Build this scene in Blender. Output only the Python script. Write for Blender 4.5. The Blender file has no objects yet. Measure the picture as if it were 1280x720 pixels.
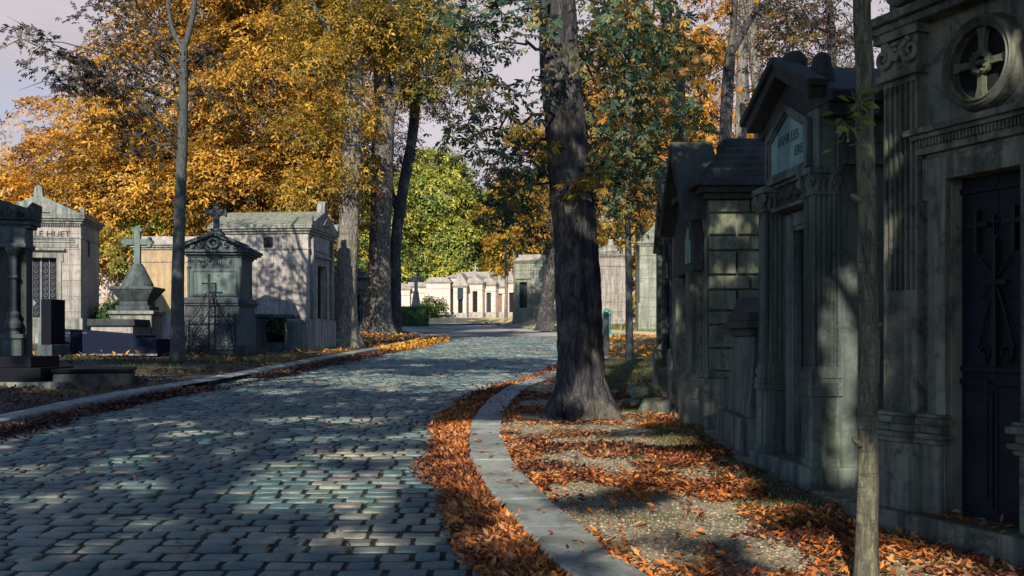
import bpy, math, random
import numpy as np
from mathutils import Vector, Matrix

PI = math.pi
R = math.radians
rng = np.random.default_rng(11)
random.seed(11)
scene = bpy.context.scene
COL = scene.collection
F = 1300.0                                   # focal length in pixels of the 1280 wide photograph
SLOPE = 0.0346                               # the avenue climbs away from the camera


def zp(y):
    y = min(max(y, -12.0), 112.0)
    return SLOPE * y


def zpn(y):
    return SLOPE * np.clip(y, -12.0, 112.0)


def at(px, py, Y):
    """world point seen at a photo pixel at depth Y (used to survey positions)"""
    return Vector(((px - 640) / F * Y, Y, 1.6 + (425 - py) / F * Y))


# ------------------------------------------------------------------ objects
def tag(o, label=None, cat=None, group=None, kind=None):
    if label: o['label'] = label
    if cat: o['category'] = cat
    if group: o['group'] = group
    if kind: o['kind'] = kind
    return o


def thing(name, label, cat, loc=(0, 0, 0), rotz=0.0, group=None):
    o = bpy.data.objects.new(name, None)
    COL.objects.link(o)
    o.empty_display_size = 0.2
    o.location = loc
    o.rotation_euler = (0, 0, rotz)
    return tag(o, label, cat, group)


class MB:
    def __init__(self):
        self.v = []
        self.f = []

    def add(self, vs, fs, M=None):
        n = len(self.v)
        if M is not None:
            vs = [tuple(M @ Vector(p)) for p in vs]
        self.v.extend(vs)
        self.f.extend([tuple(i + n for i in f) for f in fs])
        return self

    def box(self, x0, x1, y0, y1, z0, z1, M=None):
        vs = [(x0, y0, z0), (x1, y0, z0), (x1, y1, z0), (x0, y1, z0), (x0, y0, z1), (x1, y0, z1), (x1, y1, z1), (x0, y1, z1)]
        return self.add(vs, [(3, 2, 1, 0), (4, 5, 6, 7), (0, 1, 5, 4), (1, 2, 6, 5), (2, 3, 7, 6), (3, 0, 4, 7)], M)

    def frustum(self, x0, x1, y0, y1, z0, X0, X1, Y0, Y1, z1, M=None):
        vs = [(x0, y0, z0), (x1, y0, z0), (x1, y1, z0), (x0, y1, z0), (X0, Y0, z1), (X1, Y0, z1), (X1, Y1, z1), (X0, Y1, z1)]
        return self.add(vs, [(3, 2, 1, 0), (4, 5, 6, 7), (0, 1, 5, 4), (1, 2, 6, 5), (2, 3, 7, 6), (3, 0, 4, 7)], M)

    def prism_y(self, pts, y0, y1, M=None):
        """polygon pts (x, z), counter-clockwise seen from -y, extruded along y"""
        n = len(pts)
        vs = [(x, y0, z) for x, z in pts] + [(x, y1, z) for x, z in pts]
        fs = [tuple(range(n)), tuple(range(2 * n - 1, n - 1, -1))]
        fs += [(i, i + n, (i + 1) % n + n, (i + 1) % n) for i in range(n)]
        return self.add(vs, fs, M)

    def prism_z(self, pts, z0, z1, M=None):
        n = len(pts)
        vs = [(x, y, z0) for x, y in pts] + [(x, y, z1) for x, y in pts]
        fs = [tuple(range(n - 1, -1, -1)), tuple(range(n, 2 * n))]
        fs += [(i, (i + 1) % n, (i + 1) % n + n, i + n) for i in range(n)]
        return self.add(vs, fs, M)

    def prism_x(self, pts, x0, x1, M=None):
        """polygon pts (y, z) extruded along x"""
        n = len(pts)
        vs = [(x0, y, z) for y, z in pts] + [(x1, y, z) for y, z in pts]
        fs = [tuple(range(n - 1, -1, -1)), tuple(range(n, 2 * n))]
        fs += [(i, (i + 1) % n, (i + 1) % n + n, i + n) for i in range(n)]
        return self.add(vs, fs, M)

    def lathe(self, prof, cx=0, cy=0, n=20, M=None):
        vs, fs = [], []
        for r, z in prof:
            for k in range(n):
                a = 2 * PI * k / n
                vs.append((cx + r * math.cos(a), cy + r * math.sin(a), z))
        for i in range(len(prof) - 1):
            for k in range(n):
                fs.append((i * n + k, i * n + (k + 1) % n, (i + 1) * n + (k + 1) % n, (i + 1) * n + k))
        fs.append(tuple(range(n - 1, -1, -1)))
        m = (len(prof) - 1) * n
        fs.append(tuple(range(m, m + n)))
        return self.add(vs, fs, M)

    def ring(self, cx, cz, prof, n=48, a0=0, a1=2 * PI):
        """sweep of profile (radius, y) round an axis along y"""
        vs, fs = [], []
        full = abs(a1 - a0 - 2 * PI) < 1e-6
        m = len(prof)
        steps = n if full else n + 1
        for k in range(steps):
            a = a0 + (a1 - a0) * k / n
            for r, y in prof:
                vs.append((cx + r * math.cos(a), y, cz + r * math.sin(a)))
        for k in range(n):
            k2 = (k + 1) % steps
            for j in range(m):
                j2 = (j + 1) % m
                fs.append((k * m + j, k * m + j2, k2 * m + j2, k2 * m + j))
        return self.add(vs, fs)

    def tube(self, pts, rad, n=8, cap=True, M=None):
        pts = [Vector(p) for p in pts]
        if not hasattr(rad, '__len__'):
            rad = [rad] * len(pts)
        vs, fs = [], []
        up = Vector((0.31, 0.17, 0.93))
        prev = None
        for i, p in enumerate(pts):
            t = (pts[min(i + 1, len(pts) - 1)] - pts[max(i - 1, 0)]).normalized()
            if prev is None:
                a = t.cross(up)
                if a.length < 1e-3: a = t.cross(Vector((1, 0, 0)))
            else:
                a = prev - t * prev.dot(t)
            a.normalize()
            prev = a
            b = t.cross(a)
            for k in range(n):
                q = 2 * PI * k / n
                vs.append(tuple(p + (a * math.cos(q) + b * math.sin(q)) * rad[i]))
        for i in range(len(pts) - 1):
            for k in range(n):
                fs.append((i * n + k, i * n + (k + 1) % n, (i + 1) * n + (k + 1) % n, (i + 1) * n + k))
        if cap:
            fs.append(tuple(range(n - 1, -1, -1)))
            m = (len(pts) - 1) * n
            fs.append(tuple(range(m, m + n)))
        return self.add(vs, fs, M)

    def trunk(self, pts, rad, n=28, ridge=0.06, flare=0.0, flare_h=0.5, seed=0, dz=0.14):
        """bark-ridged tapering trunk along a smoothed path"""
        rr = random.Random(seed)
        P = [Vector(p) for p in pts]
        Q, RD = [], []
        for i in range(len(P) - 1):
            p0, p1, p2, p3 = P[max(i - 1, 0)], P[i], P[i + 1], P[min(i + 2, len(P) - 1)]
            m = max(2, int((p2 - p1).length / dz))
            for k in range(m):
                t = k / m
                q = 0.5 * ((2 * p1) + (p2 - p0) * t + (2 * p0 - 5 * p1 + 4 * p2 - p3) * t * t + (3 * p1 - p0 - 3 * p2 + p3) * t ** 3)
                Q.append(q)
                RD.append(rad[i] + (rad[i + 1] - rad[i]) * t)
        Q.append(P[-1])
        RD.append(rad[-1])
        ph = [rr.uniform(0, 6.28) for _ in range(8)]
        vs, fs = [], []
        L = 0.0
        for i, q in enumerate(Q):
            t = (Q[min(i + 1, len(Q) - 1)] - Q[max(i - 1, 0)]).normalized()
            a = t.cross(Vector((0, 1, 0)))
            a.normalize()
            b = t.cross(a)
            if i: L += (Q[i] - Q[i - 1]).length
            for k in range(n):
                g = 2 * PI * k / n
                s = 1 + ridge * (0.6 * math.sin(3 * g + ph[0] + 0.5 * L) + 0.7 * math.sin(7 * g + ph[1] + 0.9 * math.sin(1.3 * L))
                                 + 0.6 * math.sin(11 * g + ph[2] + 1.1 * math.sin(2.1 * L + ph[3])) + 0.35 * math.sin(5 * g + 4.0 * L + ph[4]) + rr.uniform(-.35, .35))
                if flare:
                    e = math.exp(-L / flare_h)
                    s += flare * e * (0.75 + 0.45 * math.sin(5 * g + ph[5]) + 0.3 * math.sin(3 * g + ph[6]))
                vs.append(tuple(q + (a * math.cos(g) + b * math.sin(g)) * RD[i] * s))
        for i in range(len(Q) - 1):
            for k in range(n):
                fs.append((i * n + k, i * n + (k + 1) % n, (i + 1) * n + (k + 1) % n, (i + 1) * n + k))
        m = (len(Q) - 1) * n
        fs.append(tuple(range(m, m + n)))
        return self.add(vs, fs)

    def obj(self, name, mat, parent=None, bevel=0.0, smooth=False, seg=2, loc=None, dz=0.0):
        if dz: self.v = [(p[0], p[1], p[2] + dz) for p in self.v]
        me = bpy.data.meshes.new(name)
        me.from_pydata(self.v, [], self.f)
        me.materials.append(mat)
        if smooth:
            me.polygons.foreach_set('use_smooth', [True] * len(me.polygons))
        me.update()
        o = bpy.data.objects.new(name, me)
        COL.objects.link(o)
        if parent is not None: o.parent = parent
        if loc is not None: o.location = loc
        if bevel:
            b = o.modifiers.new('bevel', 'BEVEL')
            b.width = bevel
            b.segments = seg
            b.limit_method = 'ANGLE'
            b.angle_limit = R(35)
        return o


def np_obj(name, verts, quads, mat, parent=None, tri=False):
    me = bpy.data.meshes.new(name)
    nv, nq = len(verts), len(quads)
    k = quads.shape[1]
    me.vertices.add(nv)
    me.vertices.foreach_set('co', np.ascontiguousarray(verts, dtype=np.float32).ravel())
    me.loops.add(nq * k)
    me.loops.foreach_set('vertex_index', np.ascontiguousarray(quads, dtype=np.int32).ravel())
    me.polygons.add(nq)
    me.polygons.foreach_set('loop_start', np.arange(0, nq * k, k, dtype=np.int32))
    me.polygons.foreach_set('loop_total', np.full(nq, k, dtype=np.int32))
    me.update(calc_edges=True)
    me.validate()
    me.materials.append(mat)
    o = bpy.data.objects.new(name, me)
    COL.objects.link(o)
    if parent is not None: o.parent = parent
    return o


def vnoise(x, y, scale, seed):
    """smooth value noise in 0..1"""
    r = np.random.default_rng(seed)
    T = r.random((64, 64))
    u, v = np.asarray(x) / scale + 100.3, np.asarray(y) / scale + 100.7
    i, j = np.floor(u).astype(int), np.floor(v).astype(int)
    a, b = u - i, v - j
    a = a * a * (3 - 2 * a)
    b = b * b * (3 - 2 * b)
    i0, j0, i1, j1 = i % 64, j % 64, (i + 1) % 64, (j + 1) % 64
    return (T[i0, j0] * (1 - a) + T[i1, j0] * a) * (1 - b) + (T[i0, j1] * (1 - a) + T[i1, j1] * a) * b


# ------------------------------------------------------------------ materials
class NT:
    def __init__(self, name):
        self.m = bpy.data.materials.new(name)
        self.m.use_nodes = True
        self.t = self.m.node_tree
        self.t.nodes.clear()
        self.out = self.t.nodes.new('ShaderNodeOutputMaterial')

    def n(self, kind, **kw):
        nd = self.t.nodes.new('ShaderNode' + kind)
        for k, v in kw.items():
            if k in nd.inputs.keys() if isinstance(k, str) else False:
                nd.inputs[k].default_value = v
            else:
                setattr(nd, k, v)
        return nd

    def l(self, a, b):
        self.t.links.new(a, b)

    def ramp(self, fac, stops, interp='LINEAR'):
        r = self.t.nodes.new('ShaderNodeValToRGB')
        r.color_ramp.interpolation = interp
        e = r.color_ramp.elements
        while len(e) < len(stops): e.new(0.5)
        for i, (p, c) in enumerate(stops):
            e[i].position = p
            e[i].color = (*c, 1) if len(c) == 3 else c
        self.l(fac, r.inputs['Fac'])
        return r.outputs['Color']

    def mix(self, fac, a, b, mode='MIX'):
        m = self.t.nodes.new('ShaderNodeMix')
        m.data_type = 'RGBA'
        m.blend_type = mode
        for s, v in ((m.inputs[0], fac), (m.inputs[6], a), (m.inputs[7], b)):
            if isinstance(v, (int, float)): s.default_value = v
            elif isinstance(v, tuple): s.default_value = (*v, 1)
            else: self.l(v, s)
        return m.outputs[2]

    def math(self, op, a, b=0.0, c=0.0):
        m = self.t.nodes.new('ShaderNodeMath')
        m.operation = op
        for s, v in zip(m.inputs, (a, b, c)):
            if isinstance(v, (int, float)): s.default_value = v
            else: self.l(v, s)
        return m.outputs[0]

    def coords(self, scale=(1, 1, 1), which='Object', loc=(0, 0, 0)):
        c = self.t.nodes.new('ShaderNodeTexCoord')
        mp = self.t.nodes.new('ShaderNodeMapping')
        mp.inputs['Scale'].default_value = scale
        mp.inputs['Location'].default_value = loc
        self.l(c.outputs[which], mp.inputs['Vector'])
        return mp.outputs['Vector']

    def noise(self, vec, scale, detail=4, rough=0.55, dist=0.0):
        nd = self.t.nodes.new('ShaderNodeTexNoise')
        nd.inputs['Scale'].default_value = scale
        nd.inputs['Detail'].default_value = detail
        nd.inputs['Roughness'].default_value = rough
        nd.inputs['Distortion'].default_value = dist
        if vec is not None: self.l(vec, nd.inputs['Vector'])
        return nd.outputs['Fac']

    def bsdf(self, color, rough=0.8, bump=None, bstr=0.3, bdist=0.01, spec=0.3, metal=0.0):
        p = self.t.nodes.new('ShaderNodeBsdfPrincipled')
        if isinstance(color, tuple): p.inputs['Base Color'].default_value = (*color, 1)
        else: self.l(color, p.inputs['Base Color'])
        if isinstance(rough, (int, float)): p.inputs['Roughness'].default_value = rough
        else: self.l(rough, p.inputs['Roughness'])
        p.inputs['Specular IOR Level'].default_value = spec
        p.inputs['Metallic'].default_value = metal
        if bump is not None:
            b = self.t.nodes.new('ShaderNodeBump')
            b.inputs['Strength'].default_value = bstr
            b.inputs['Distance'].default_value = bdist
            self.l(bump, b.inputs['Height'])
            self.l(b.outputs['Normal'], p.inputs['Normal'])
        self.l(p.outputs['BSDF'], self.out.inputs['Surface'])
        return self.m


def stone(name, light, mid, dark, streak=0.5, moss=0.3, moss_col=(.06, .075, .02), blocks=None, rough=0.85, speck=0.35, grime=0.5):
    """weathered stone: patchy tone, rain streaks, lichen on upward faces, optional ashlar joints"""
    m = NT(name)
    v = m.coords()
    big = m.noise(v, 1.1, 5, .6)
    fine = m.noise(v, 26, 5, .7)
    vst = m.coords((5.5, 5.5, .38))
    st = m.noise(vst, 1.3, 5, .62, .4)
    c = m.ramp(big, [(.3, mid), (.62, light)])
    k = m.ramp(st, [(.46, (0, 0, 0)), (.58, (1, 1, 1))])
    c = m.mix(m.math('MULTIPLY', k, streak), c, dark)
    g2 = m.ramp(m.noise(v, 3.7, 8, .76, .8), [(.49, (0, 0, 0)), (.6, (1, 1, 1))])
    c = m.mix(m.math('MULTIPLY', g2, grime), c, dark)
    c = m.mix(m.math('MULTIPLY', m.ramp(fine, [(.3, (0, 0, 0)), (.7, (1, 1, 1))]), speck), c, light)
    # moss: patches everywhere low, more on faces that look up
    geo = m.n('NewGeometry')
    sep = m.n('SeparateXYZ')
    m.l(geo.outputs['Normal'], sep.inputs[0])
    up = m.math('MULTIPLY', m.math('MAXIMUM', sep.outputs['Z'], 0.0), .3)
    mn = m.math('ADD', m.noise(v, 2.3, 6, .7), up)
    mk = m.ramp(mn, [(.55, (0, 0, 0)), (.75, (1, 1, 1))])
    c = m.mix(m.math('MULTIPLY', mk, moss), c, moss_col)
    h = m.math('ADD', m.math('MULTIPLY', fine, .5), m.math('MULTIPLY', m.noise(v, 90, 3, .6), .25))
    if blocks:
        s2 = m.n('SeparateXYZ')
        m.l(v, s2.inputs[0])
        cb = m.n('CombineXYZ')
        m.l(m.math('ADD', s2.outputs['X'], s2.outputs['Y']), cb.inputs['X'])
        m.l(s2.outputs['Z'], cb.inputs['Y'])
        b = m.n('TexBrick')
        m.l(cb.outputs[0], b.inputs['Vector'])
        b.inputs['Scale'].default_value = 1.0
        b.inputs['Brick Width'].default_value = blocks[0]
        b.inputs['Row Height'].default_value = blocks[1]
        b.inputs['Mortar Size'].default_value = .006
        b.inputs['Mortar Smooth'].default_value = .3
        b.inputs['Color1'].default_value = (.8, .8, .8, 1)
        b.inputs['Color2'].default_value = (1.1, 1.1, 1.1, 1)
        c = m.mix(.5, c, b.outputs['Color'], 'MULTIPLY')
        c = m.mix(m.math('MULTIPLY', b.outputs['Fac'], .4), c, dark)
        h = m.math('SUBTRACT', h, m.math('MULTIPLY', b.outputs['Fac'], .9))
    return m.bsdf(c, rough, h, .65, .018, .3)


def bark(name, c0, c1, c2, scale=1.0, bstr=.9, lichen=None, plates=True):
    m = NT(name)
    v = m.coords((8 * scale, 8 * scale, 2.0 * scale))
    a = m.noise(v, 1.5, 8, .74, .9)
    pl = m.noise(m.coords(), 1.7, 5, .65)
    c = m.ramp(a, [(.34, c0), (.5, c1), (.68, c2)])
    h = a
    if plates:
        wv = m.n('VectorMath', operation='ADD')
        nz_ = m.n('TexNoise')
        nz_.inputs['Scale'].default_value = 1.1
        nz_.inputs['Detail'].default_value = 4
        m.l(v, nz_.inputs['Vector'])
        m.l(v, wv.inputs[0])
        m.l(nz_.outputs['Color'], wv.inputs[1])
        vor = m.n('TexVoronoi', feature='DISTANCE_TO_EDGE')
        vor.inputs['Scale'].default_value = 1.1
        m.l(wv.outputs[0], vor.inputs['Vector'])
        c = m.mix(m.ramp(vor.outputs['Distance'], [(.0, (.8, .8, .8)), (.12, (0, 0, 0))]), c, c0)
        h = m.math('ADD', a, m.math('MULTIPLY', m.math('MINIMUM', vor.outputs['Distance'], .2), 1.8))
    else:
        ln = m.noise(m.coords((3, 3, 26)), 1.6, 5, .7, .3)
        c = m.mix(m.ramp(ln, [(.55, (0, 0, 0)), (.68, (.75, .75, .75))]), c, c0)
        h = m.math('SUBTRACT', a, m.math('MULTIPLY', ln, .5))
    if lichen:
        c = m.mix(m.math('MULTIPLY', m.ramp(pl, [(.53, (0, 0, 0)), (.64, (1, 1, 1))]), .75), c, lichen)
    return m.bsdf(c, .9, h, bstr, .05, .2)


def leafmat(name, cols, trans=.4, scale=.35, spread=.55, rough=.55):
    """leaf colour: varies from leaf to leaf and in large patches over the crown"""
    m = NT(name)
    geo = m.n('NewGeometry')
    big = m.noise(m.coords(), scale, 3, .6)
    f = m.math('ADD', m.math('MULTIPLY', geo.outputs['Random Per Island'], spread), m.math('MULTIPLY', m.math('SUBTRACT', big, .5), 1.5))
    f = m.math('ADD', f, m.math('MULTIPLY', m.math('SUBTRACT', m.noise(m.coords(), scale * 4.5, 2, .5), .5), 1.3))
    f = m.math('ADD', f, (1 - spread) * .5)
    n = len(cols)
    c = m.ramp(f, [(.05 + .9 * i / (n - 1), cc) for i, cc in enumerate(cols)])
    p = m.n('BsdfPrincipled')
    m.l(c, p.inputs['Base Color'])
    p.inputs['Roughness'].default_value = rough
    p.inputs['Specular IOR Level'].default_value = .25
    t = m.n('BsdfTranslucent')
    m.l(m.mix(.35, c, (.7, .6, .1), 'MULTIPLY') if False else c, t.inputs['Color'])
    mx = m.n('MixShader')
    mx.inputs[0].default_value = trans
    m.l(p.outputs[0], mx.inputs[1])
    m.l(t.outputs[0], mx.inputs[2])
    m.l(mx.outputs[0], m.out.inputs['Surface'])
    return m.m


def plain(name, col, rough=.5, spec=.4, metal=0., var=.25, scale=9):
    m = NT(name)
    a = m.noise(m.coords(), scale, 5, .65)
    c = m.mix(m.ramp(a, [(.35, (0, 0, 0)), (.7, (1, 1, 1))]), tuple(x * (1 - var) for x in col), tuple(min(1, x * (1 + var)) for x in col))
    return m.bsdf(c, rough, m.noise(m.coords(), 60, 3), .15, .004, spec, metal)


M = {}
M['dark'] = stone('sooty_stone', (.155, .16, .128), (.03, .041, .043), (.003, .006, .008), .75, .5, (.05, .065, .016), grime=.75, speck=.25)
M['dark_rust'] = stone('sooty_block_stone', (.15, .16, .105), (.06, .074, .056), (.010, .013, .015), .55, .55, (.065, .08, .02), grime=.7, speck=.25)
M['green'] = stone('green_stained_stone', (.105, .13, .118), (.026, .042, .043), (.003, .007, .010), .8, .3, (.05, .075, .026))
M['tablet'] = stone('green_slate', (.17, .29, .275), (.11, .20, .195), (.025, .045, .05), .55, .05)
M['pale'] = stone('pale_limestone', (.29, .262, .245), (.165, .16, .153), (.045, .05, .05), .6, .22, (.12, .14, .06), (1.1, .52))
M['pale_top'] = stone('stained_limestone_trim', (.21, .215, .195), (.095, .105, .10), (.02, .026, .028), .8, .4, (.09, .11, .05))
M['teal'] = stone('blackened_teal_stone', (.058, .078, .082), (.022, .034, .042), (.006, .009, .016), .75, .25, (.05, .07, .035))
M['teal_face'] = stone('green_washed_face', (.10, .138, .13), (.05, .076, .076), (.014, .02, .025), .55, .2)
M['soot'] = stone('black_soot_stone', (.036, .042, .044), (.012, .016, .02), (.004, .006, .009), .6, .4, (.05, .06, .03))
M['ochre'] = stone('ochre_render', (.31, .235, .135), (.24, .18, .10), (.10, .08, .055), .35, .05)
M['pink'] = stone('pink_render', (.42, .335, .31), (.34, .275, .255), (.15, .12, .11), .25, .05)
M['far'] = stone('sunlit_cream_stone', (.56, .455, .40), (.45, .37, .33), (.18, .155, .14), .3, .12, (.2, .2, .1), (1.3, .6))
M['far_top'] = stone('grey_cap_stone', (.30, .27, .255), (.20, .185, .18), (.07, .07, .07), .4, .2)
M['farg'] = stone('grey_green_stone', (.22, .235, .19), (.13, .15, .128), (.035, .045, .042), .5, .3, (.1, .12, .05), (1.0, .5))
M['granite_black'] = plain('black_granite', (.004, .005, .009), .6, .06, 0, .3, 60)
M['granite_blue'] = plain('dark_blue_granite', (.004, .008, .022), .6, .06, 0, .25, 60)
M['iron'] = plain('black_iron', (.004, .004, .006), .6, .2, .0)
M['iron_blue'] = plain('blue_grey_iron', (.10, .12, .15), .5, .4, .2)
M['door_blue'] = plain('navy_painted_iron', (.014, .02, .045), .55, .25, 0, .35)
M['door_black'] = plain('black_painted_iron', (.005, .007, .012), .6, .15, 0, .35)
M['void'] = plain('unlit_interior', (.012, .012, .014), .9, .1)
M['letters'] = plain('dark_letter_paint', (.035, .035, .035), .8, .1)
M['faint'] = plain('worn_engraved_letters', (.055, .085, .085), .9, .1)
M['letters_red'] = plain('faded_red_letter_paint', (.22, .10, .08), .8, .1)
M['copper_green'] = plain('green_painted_metal', (.03, .16, .16), .5, .4, 0, .3)
M['post'] = plain('weathered_post', (.07, .075, .065), .8, .2, 0, .4)
M['glass'] = plain('dark_pane', (.02, .03, .04), .15, .5)
M['zinc'] = stone('verdigris_roof', (.16, .195, .178), (.085, .112, .107), (.022, .032, .035), .7, .2, blocks=None)
M['bark_dark'] = bark('chestnut_bark', (.012, .012, .016), (.040, .039, .045), (.10, .095, .095), 1.0, 1.0, (.12, .115, .09))
M['bark_grey'] = bark('grey_bark', (.045, .045, .045), (.14, .13, .115), (.30, .27, .22), 1.2, .8, (.2, .18, .12))
M['bark_mid'] = bark('dark_grey_bark', (.024, .024, .028), (.09, .085, .08), (.22, .20, .165), 1.0, .9, (.17, .15, .1))
M['bark_thin'] = bark('young_bark', (.022, .024, .018), (.075, .073, .052), (.19, .17, .115), 2.2, .5, (.13, .14, .075), False)
M['bark_teal'] = bark('young_dark_bark', (.016, .02, .022), (.045, .052, .053), (.10, .11, .10), 2.2, .5, None, False)

# roof tiles
m = NT('mauve_roof_tiles')
b = m.n('TexWave', wave_type='BANDS', bands_direction='Z')
b.inputs['Scale'].default_value = 1.1
m.l(m.coords(), b.inputs['Vector'])
c = m.ramp(b.outputs['Fac'], [(.0, (.12, .085, .085)), (.12, (.36, .27, .26)), (1, (.42, .32, .30))])
c = m.mix(.4, c, m.ramp(m.noise(m.coords(), 5, 5, .7), [(.3, (.5, .5, .5)), (.7, (1.2, 1.2, 1.2))]), 'MULTIPLY')
M['tiles'] = m.bsdf(c, .8, b.outputs['Fac'], .6, .03)

# cobble stones
m = NT('setts')
geo = m.n('NewGeometry')
c = m.ramp(geo.outputs['Random Per Island'], [(0, (.019, .054, .062)), (.35, (.032, .076, .083)), (.72, (.056, .098, .098)), (.84, (.10, .098, .086)), (.93, (.05, .06, .07)), (1, (.16, .17, .145))])
v = m.coords()
f1 = m.noise(v, 34, 5, .7)
c = m.mix(.85, c, m.ramp(f1, [(.3, (.4, .42, .46)), (.7, (1.5, 1.46, 1.38))]), 'MULTIPLY')
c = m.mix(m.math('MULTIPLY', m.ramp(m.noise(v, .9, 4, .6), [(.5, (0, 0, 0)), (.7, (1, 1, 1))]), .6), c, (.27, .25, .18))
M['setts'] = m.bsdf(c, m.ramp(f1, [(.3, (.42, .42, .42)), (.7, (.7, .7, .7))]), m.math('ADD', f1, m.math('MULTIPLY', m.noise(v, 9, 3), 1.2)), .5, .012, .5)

# road bed between the setts, coarse setts far away
m = NT('road_bed')
v = m.coords()
c = m.ramp(m.noise(v, 2.2, 5, .65), [(.4, (.005, .005, .005)), (.58, (.012, .012, .008)), (.68, (.12, .13, .02))])
br = m.n('TexBrick')
m.l(v, br.inputs['Vector'])
br.inputs['Scale'].default_value = 1
br.inputs['Brick Width'].default_value = .22
br.inputs['Row Height'].default_value = .2
br.inputs['Mortar Size'].default_value = .02
br.inputs['Color1'].default_value = (.09, .112, .118, 1)
br.inputs['Color2'].default_value = (.15, .165, .16, 1)
br.inputs['Mortar'].default_value = (.04, .04, .035, 1)
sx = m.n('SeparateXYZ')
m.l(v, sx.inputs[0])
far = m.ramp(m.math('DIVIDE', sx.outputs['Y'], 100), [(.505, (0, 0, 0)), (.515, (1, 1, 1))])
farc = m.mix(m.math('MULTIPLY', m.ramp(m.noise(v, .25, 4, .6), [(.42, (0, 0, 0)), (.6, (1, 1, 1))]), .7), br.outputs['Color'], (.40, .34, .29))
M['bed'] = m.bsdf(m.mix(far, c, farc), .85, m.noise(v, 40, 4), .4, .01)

# granite kerb
m = NT('kerb_granite')
v = m.coords()
geo = m.n('NewGeometry')
c = m.ramp(geo.outputs['Random Per Island'], [(0, (.12, .142, .146)), (1, (.21, .226, .22))])
c = m.mix(.6, c, m.ramp(m.noise(v, 18, 8, .8), [(.34, (.45, .46, .46)), (.66, (1.45, 1.42, 1.34))]), 'MULTIPLY')
c = m.mix(m.math('MULTIPLY', m.ramp(m.noise(v, 2.6, 8, .75, .6), [(.47, (0, 0, 0)), (.6, (1, 1, 1))]), .75), c, (.06, .066, .05))
M['kerb'] = m.bsdf(c, .75, m.noise(v, 45, 5, .7), .45, .008, .35)

# ground: gravel / leaf mould, separate looks
def groundmat(name, g0, g1, dirt, moss, mossamt):
    m = NT(name)
    v = m.coords()
    gr = m.n('TexVoronoi')
    gr.inputs['Scale'].default_value = 38
    m.l(v, gr.inputs['Vector'])
    c = m.mix(m.ramp(gr.outputs['Distance'], [(.1, (1, 1, 1)), (.55, (0, 0, 0))]), g1, g0)
    sc_ = m.n('SeparateColor')
    m.l(gr.outputs['Color'], sc_.inputs[0])
    c = m.mix(.75, c, m.ramp(sc_.outputs[0], [(.1, (.35, .36, .36)), (.6, (1, 1, 1)), (.95, (1.7, 1.65, 1.5))]), 'MULTIPLY')
    c = m.mix(.8, c, m.ramp(m.noise(v, 9, 6, .75), [(.36, (.35, .34, .32)), (.62, (1.25, 1.25, 1.2))]), 'MULTIPLY')
    c = m.mix(m.ramp(m.noise(v, .9, 6, .7), [(.42, (0, 0, 0)), (.62, (1, 1, 1))]), c, dirt)
    c = m.mix(m.math('MULTIPLY', m.ramp(m.noise(v, 1.4, 6, .75, .5), [(.5, (0, 0, 0)), (.64, (1, 1, 1))]), mossamt), c, moss)
    h = m.math('ADD', m.math('MULTIPLY', gr.outputs['Distance'], -.6), m.noise(v, 12, 6, .7))
    return m.bsdf(c, .92, h, .6, .02, .2)
M['gravel'] = groundmat('gravel_verge', (.36, .305, .22), (.15, .13, .098), (.19, .155, .105), (.05, .065, .026), .8)
M['mould'] = groundmat('leaf_mould_verge', (.12, .10, .075), (.07, .055, .045), (.05, .036, .028), (.06, .07, .03), .75)
M['sandy'] = groundmat('sandy_grass', (.55, .46, .27), (.45, .38, .22), (.42, .33, .15), (.25, .26, .07), .8)

# leaves
M['orange'] = leafmat('orange_leaves', [(.06, .042, .014), (.22, .11, .016), (.52, .24, .026), (.64, .33, .04), (.64, .44, .08)], .4, .3)
M['amber'] = leafmat('amber_olive_leaves', [(.03, .028, .014), (.09, .07, .02), (.28, .15, .022), (.55, .28, .035), (.60, .38, .07)], .38, .3)
M['gold'] = leafmat('gold_green_leaves', [(.04, .045, .012), (.13, .11, .02), (.33, .20, .025), (.50, .30, .04)], .4, .35)
M['lime'] = leafmat('yellow_green_leaves', [(.04, .085, .04), (.13, .19, .045), (.33, .33, .055), (.52, .44, .09)], .35, .22)
M['deep'] = leafmat('deep_green_leaves', [(.012, .034, .028), (.028, .07, .05), (.05, .10, .06), (.12, .14, .05), (.30, .19, .04)], .35, .5, .7)
M['rust'] = leafmat('rust_green_leaves', [(.02, .035, .018), (.05, .07, .022), (.18, .10, .02), (.38, .17, .03), (.42, .22, .04)], .4, .5, .6)
M['slate'] = leafmat('dull_dark_leaves', [(.014, .014, .016), (.026, .026, .026), (.05, .045, .032), (.12, .08, .04)], .3, .7, .7)
M['fresh'] = leafmat('fresh_green_leaves', [(.05, .09, .02), (.12, .18, .03), (.2, .24, .05)], .4, 2, .8)
M['hedge'] = leafmat('clipped_green_leaves', [(.012, .04, .02), (.025, .075, .03), (.05, .11, .035)], .25, 2, .8)
M['fall_orange'] = leafmat('fallen_orange_leaves', [(.04, .016, .010), (.13, .038, .015), (.32, .095, .022), (.46, .165, .036), (.36, .21, .09)], .2, .9, .6, .7)
M['fall_brown'] = leafmat('fallen_brown_leaves', [(.028, .013, .011), (.07, .026, .018), (.14, .05, .026), (.34, .13, .04), (.28, .17, .08)], .15, .8, .6, .7)
M['fall_dark'] = leafmat('fallen_dull_leaves', [(.028, .014, .013), (.06, .028, .022), (.10, .045, .03), (.18, .075, .035)], .15, .8, .6, .7)
M['fall_gold'] = leafmat('fallen_golden_leaves', [(.2, .09, .02), (.42, .2, .03), (.55, .3, .05)], .2, .6, .6, .7)
M['grass'] = leafmat('grass_blades', [(.025, .035, .012), (.05, .065, .02), (.10, .11, .035)], .3, 1.0, .7)

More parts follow.
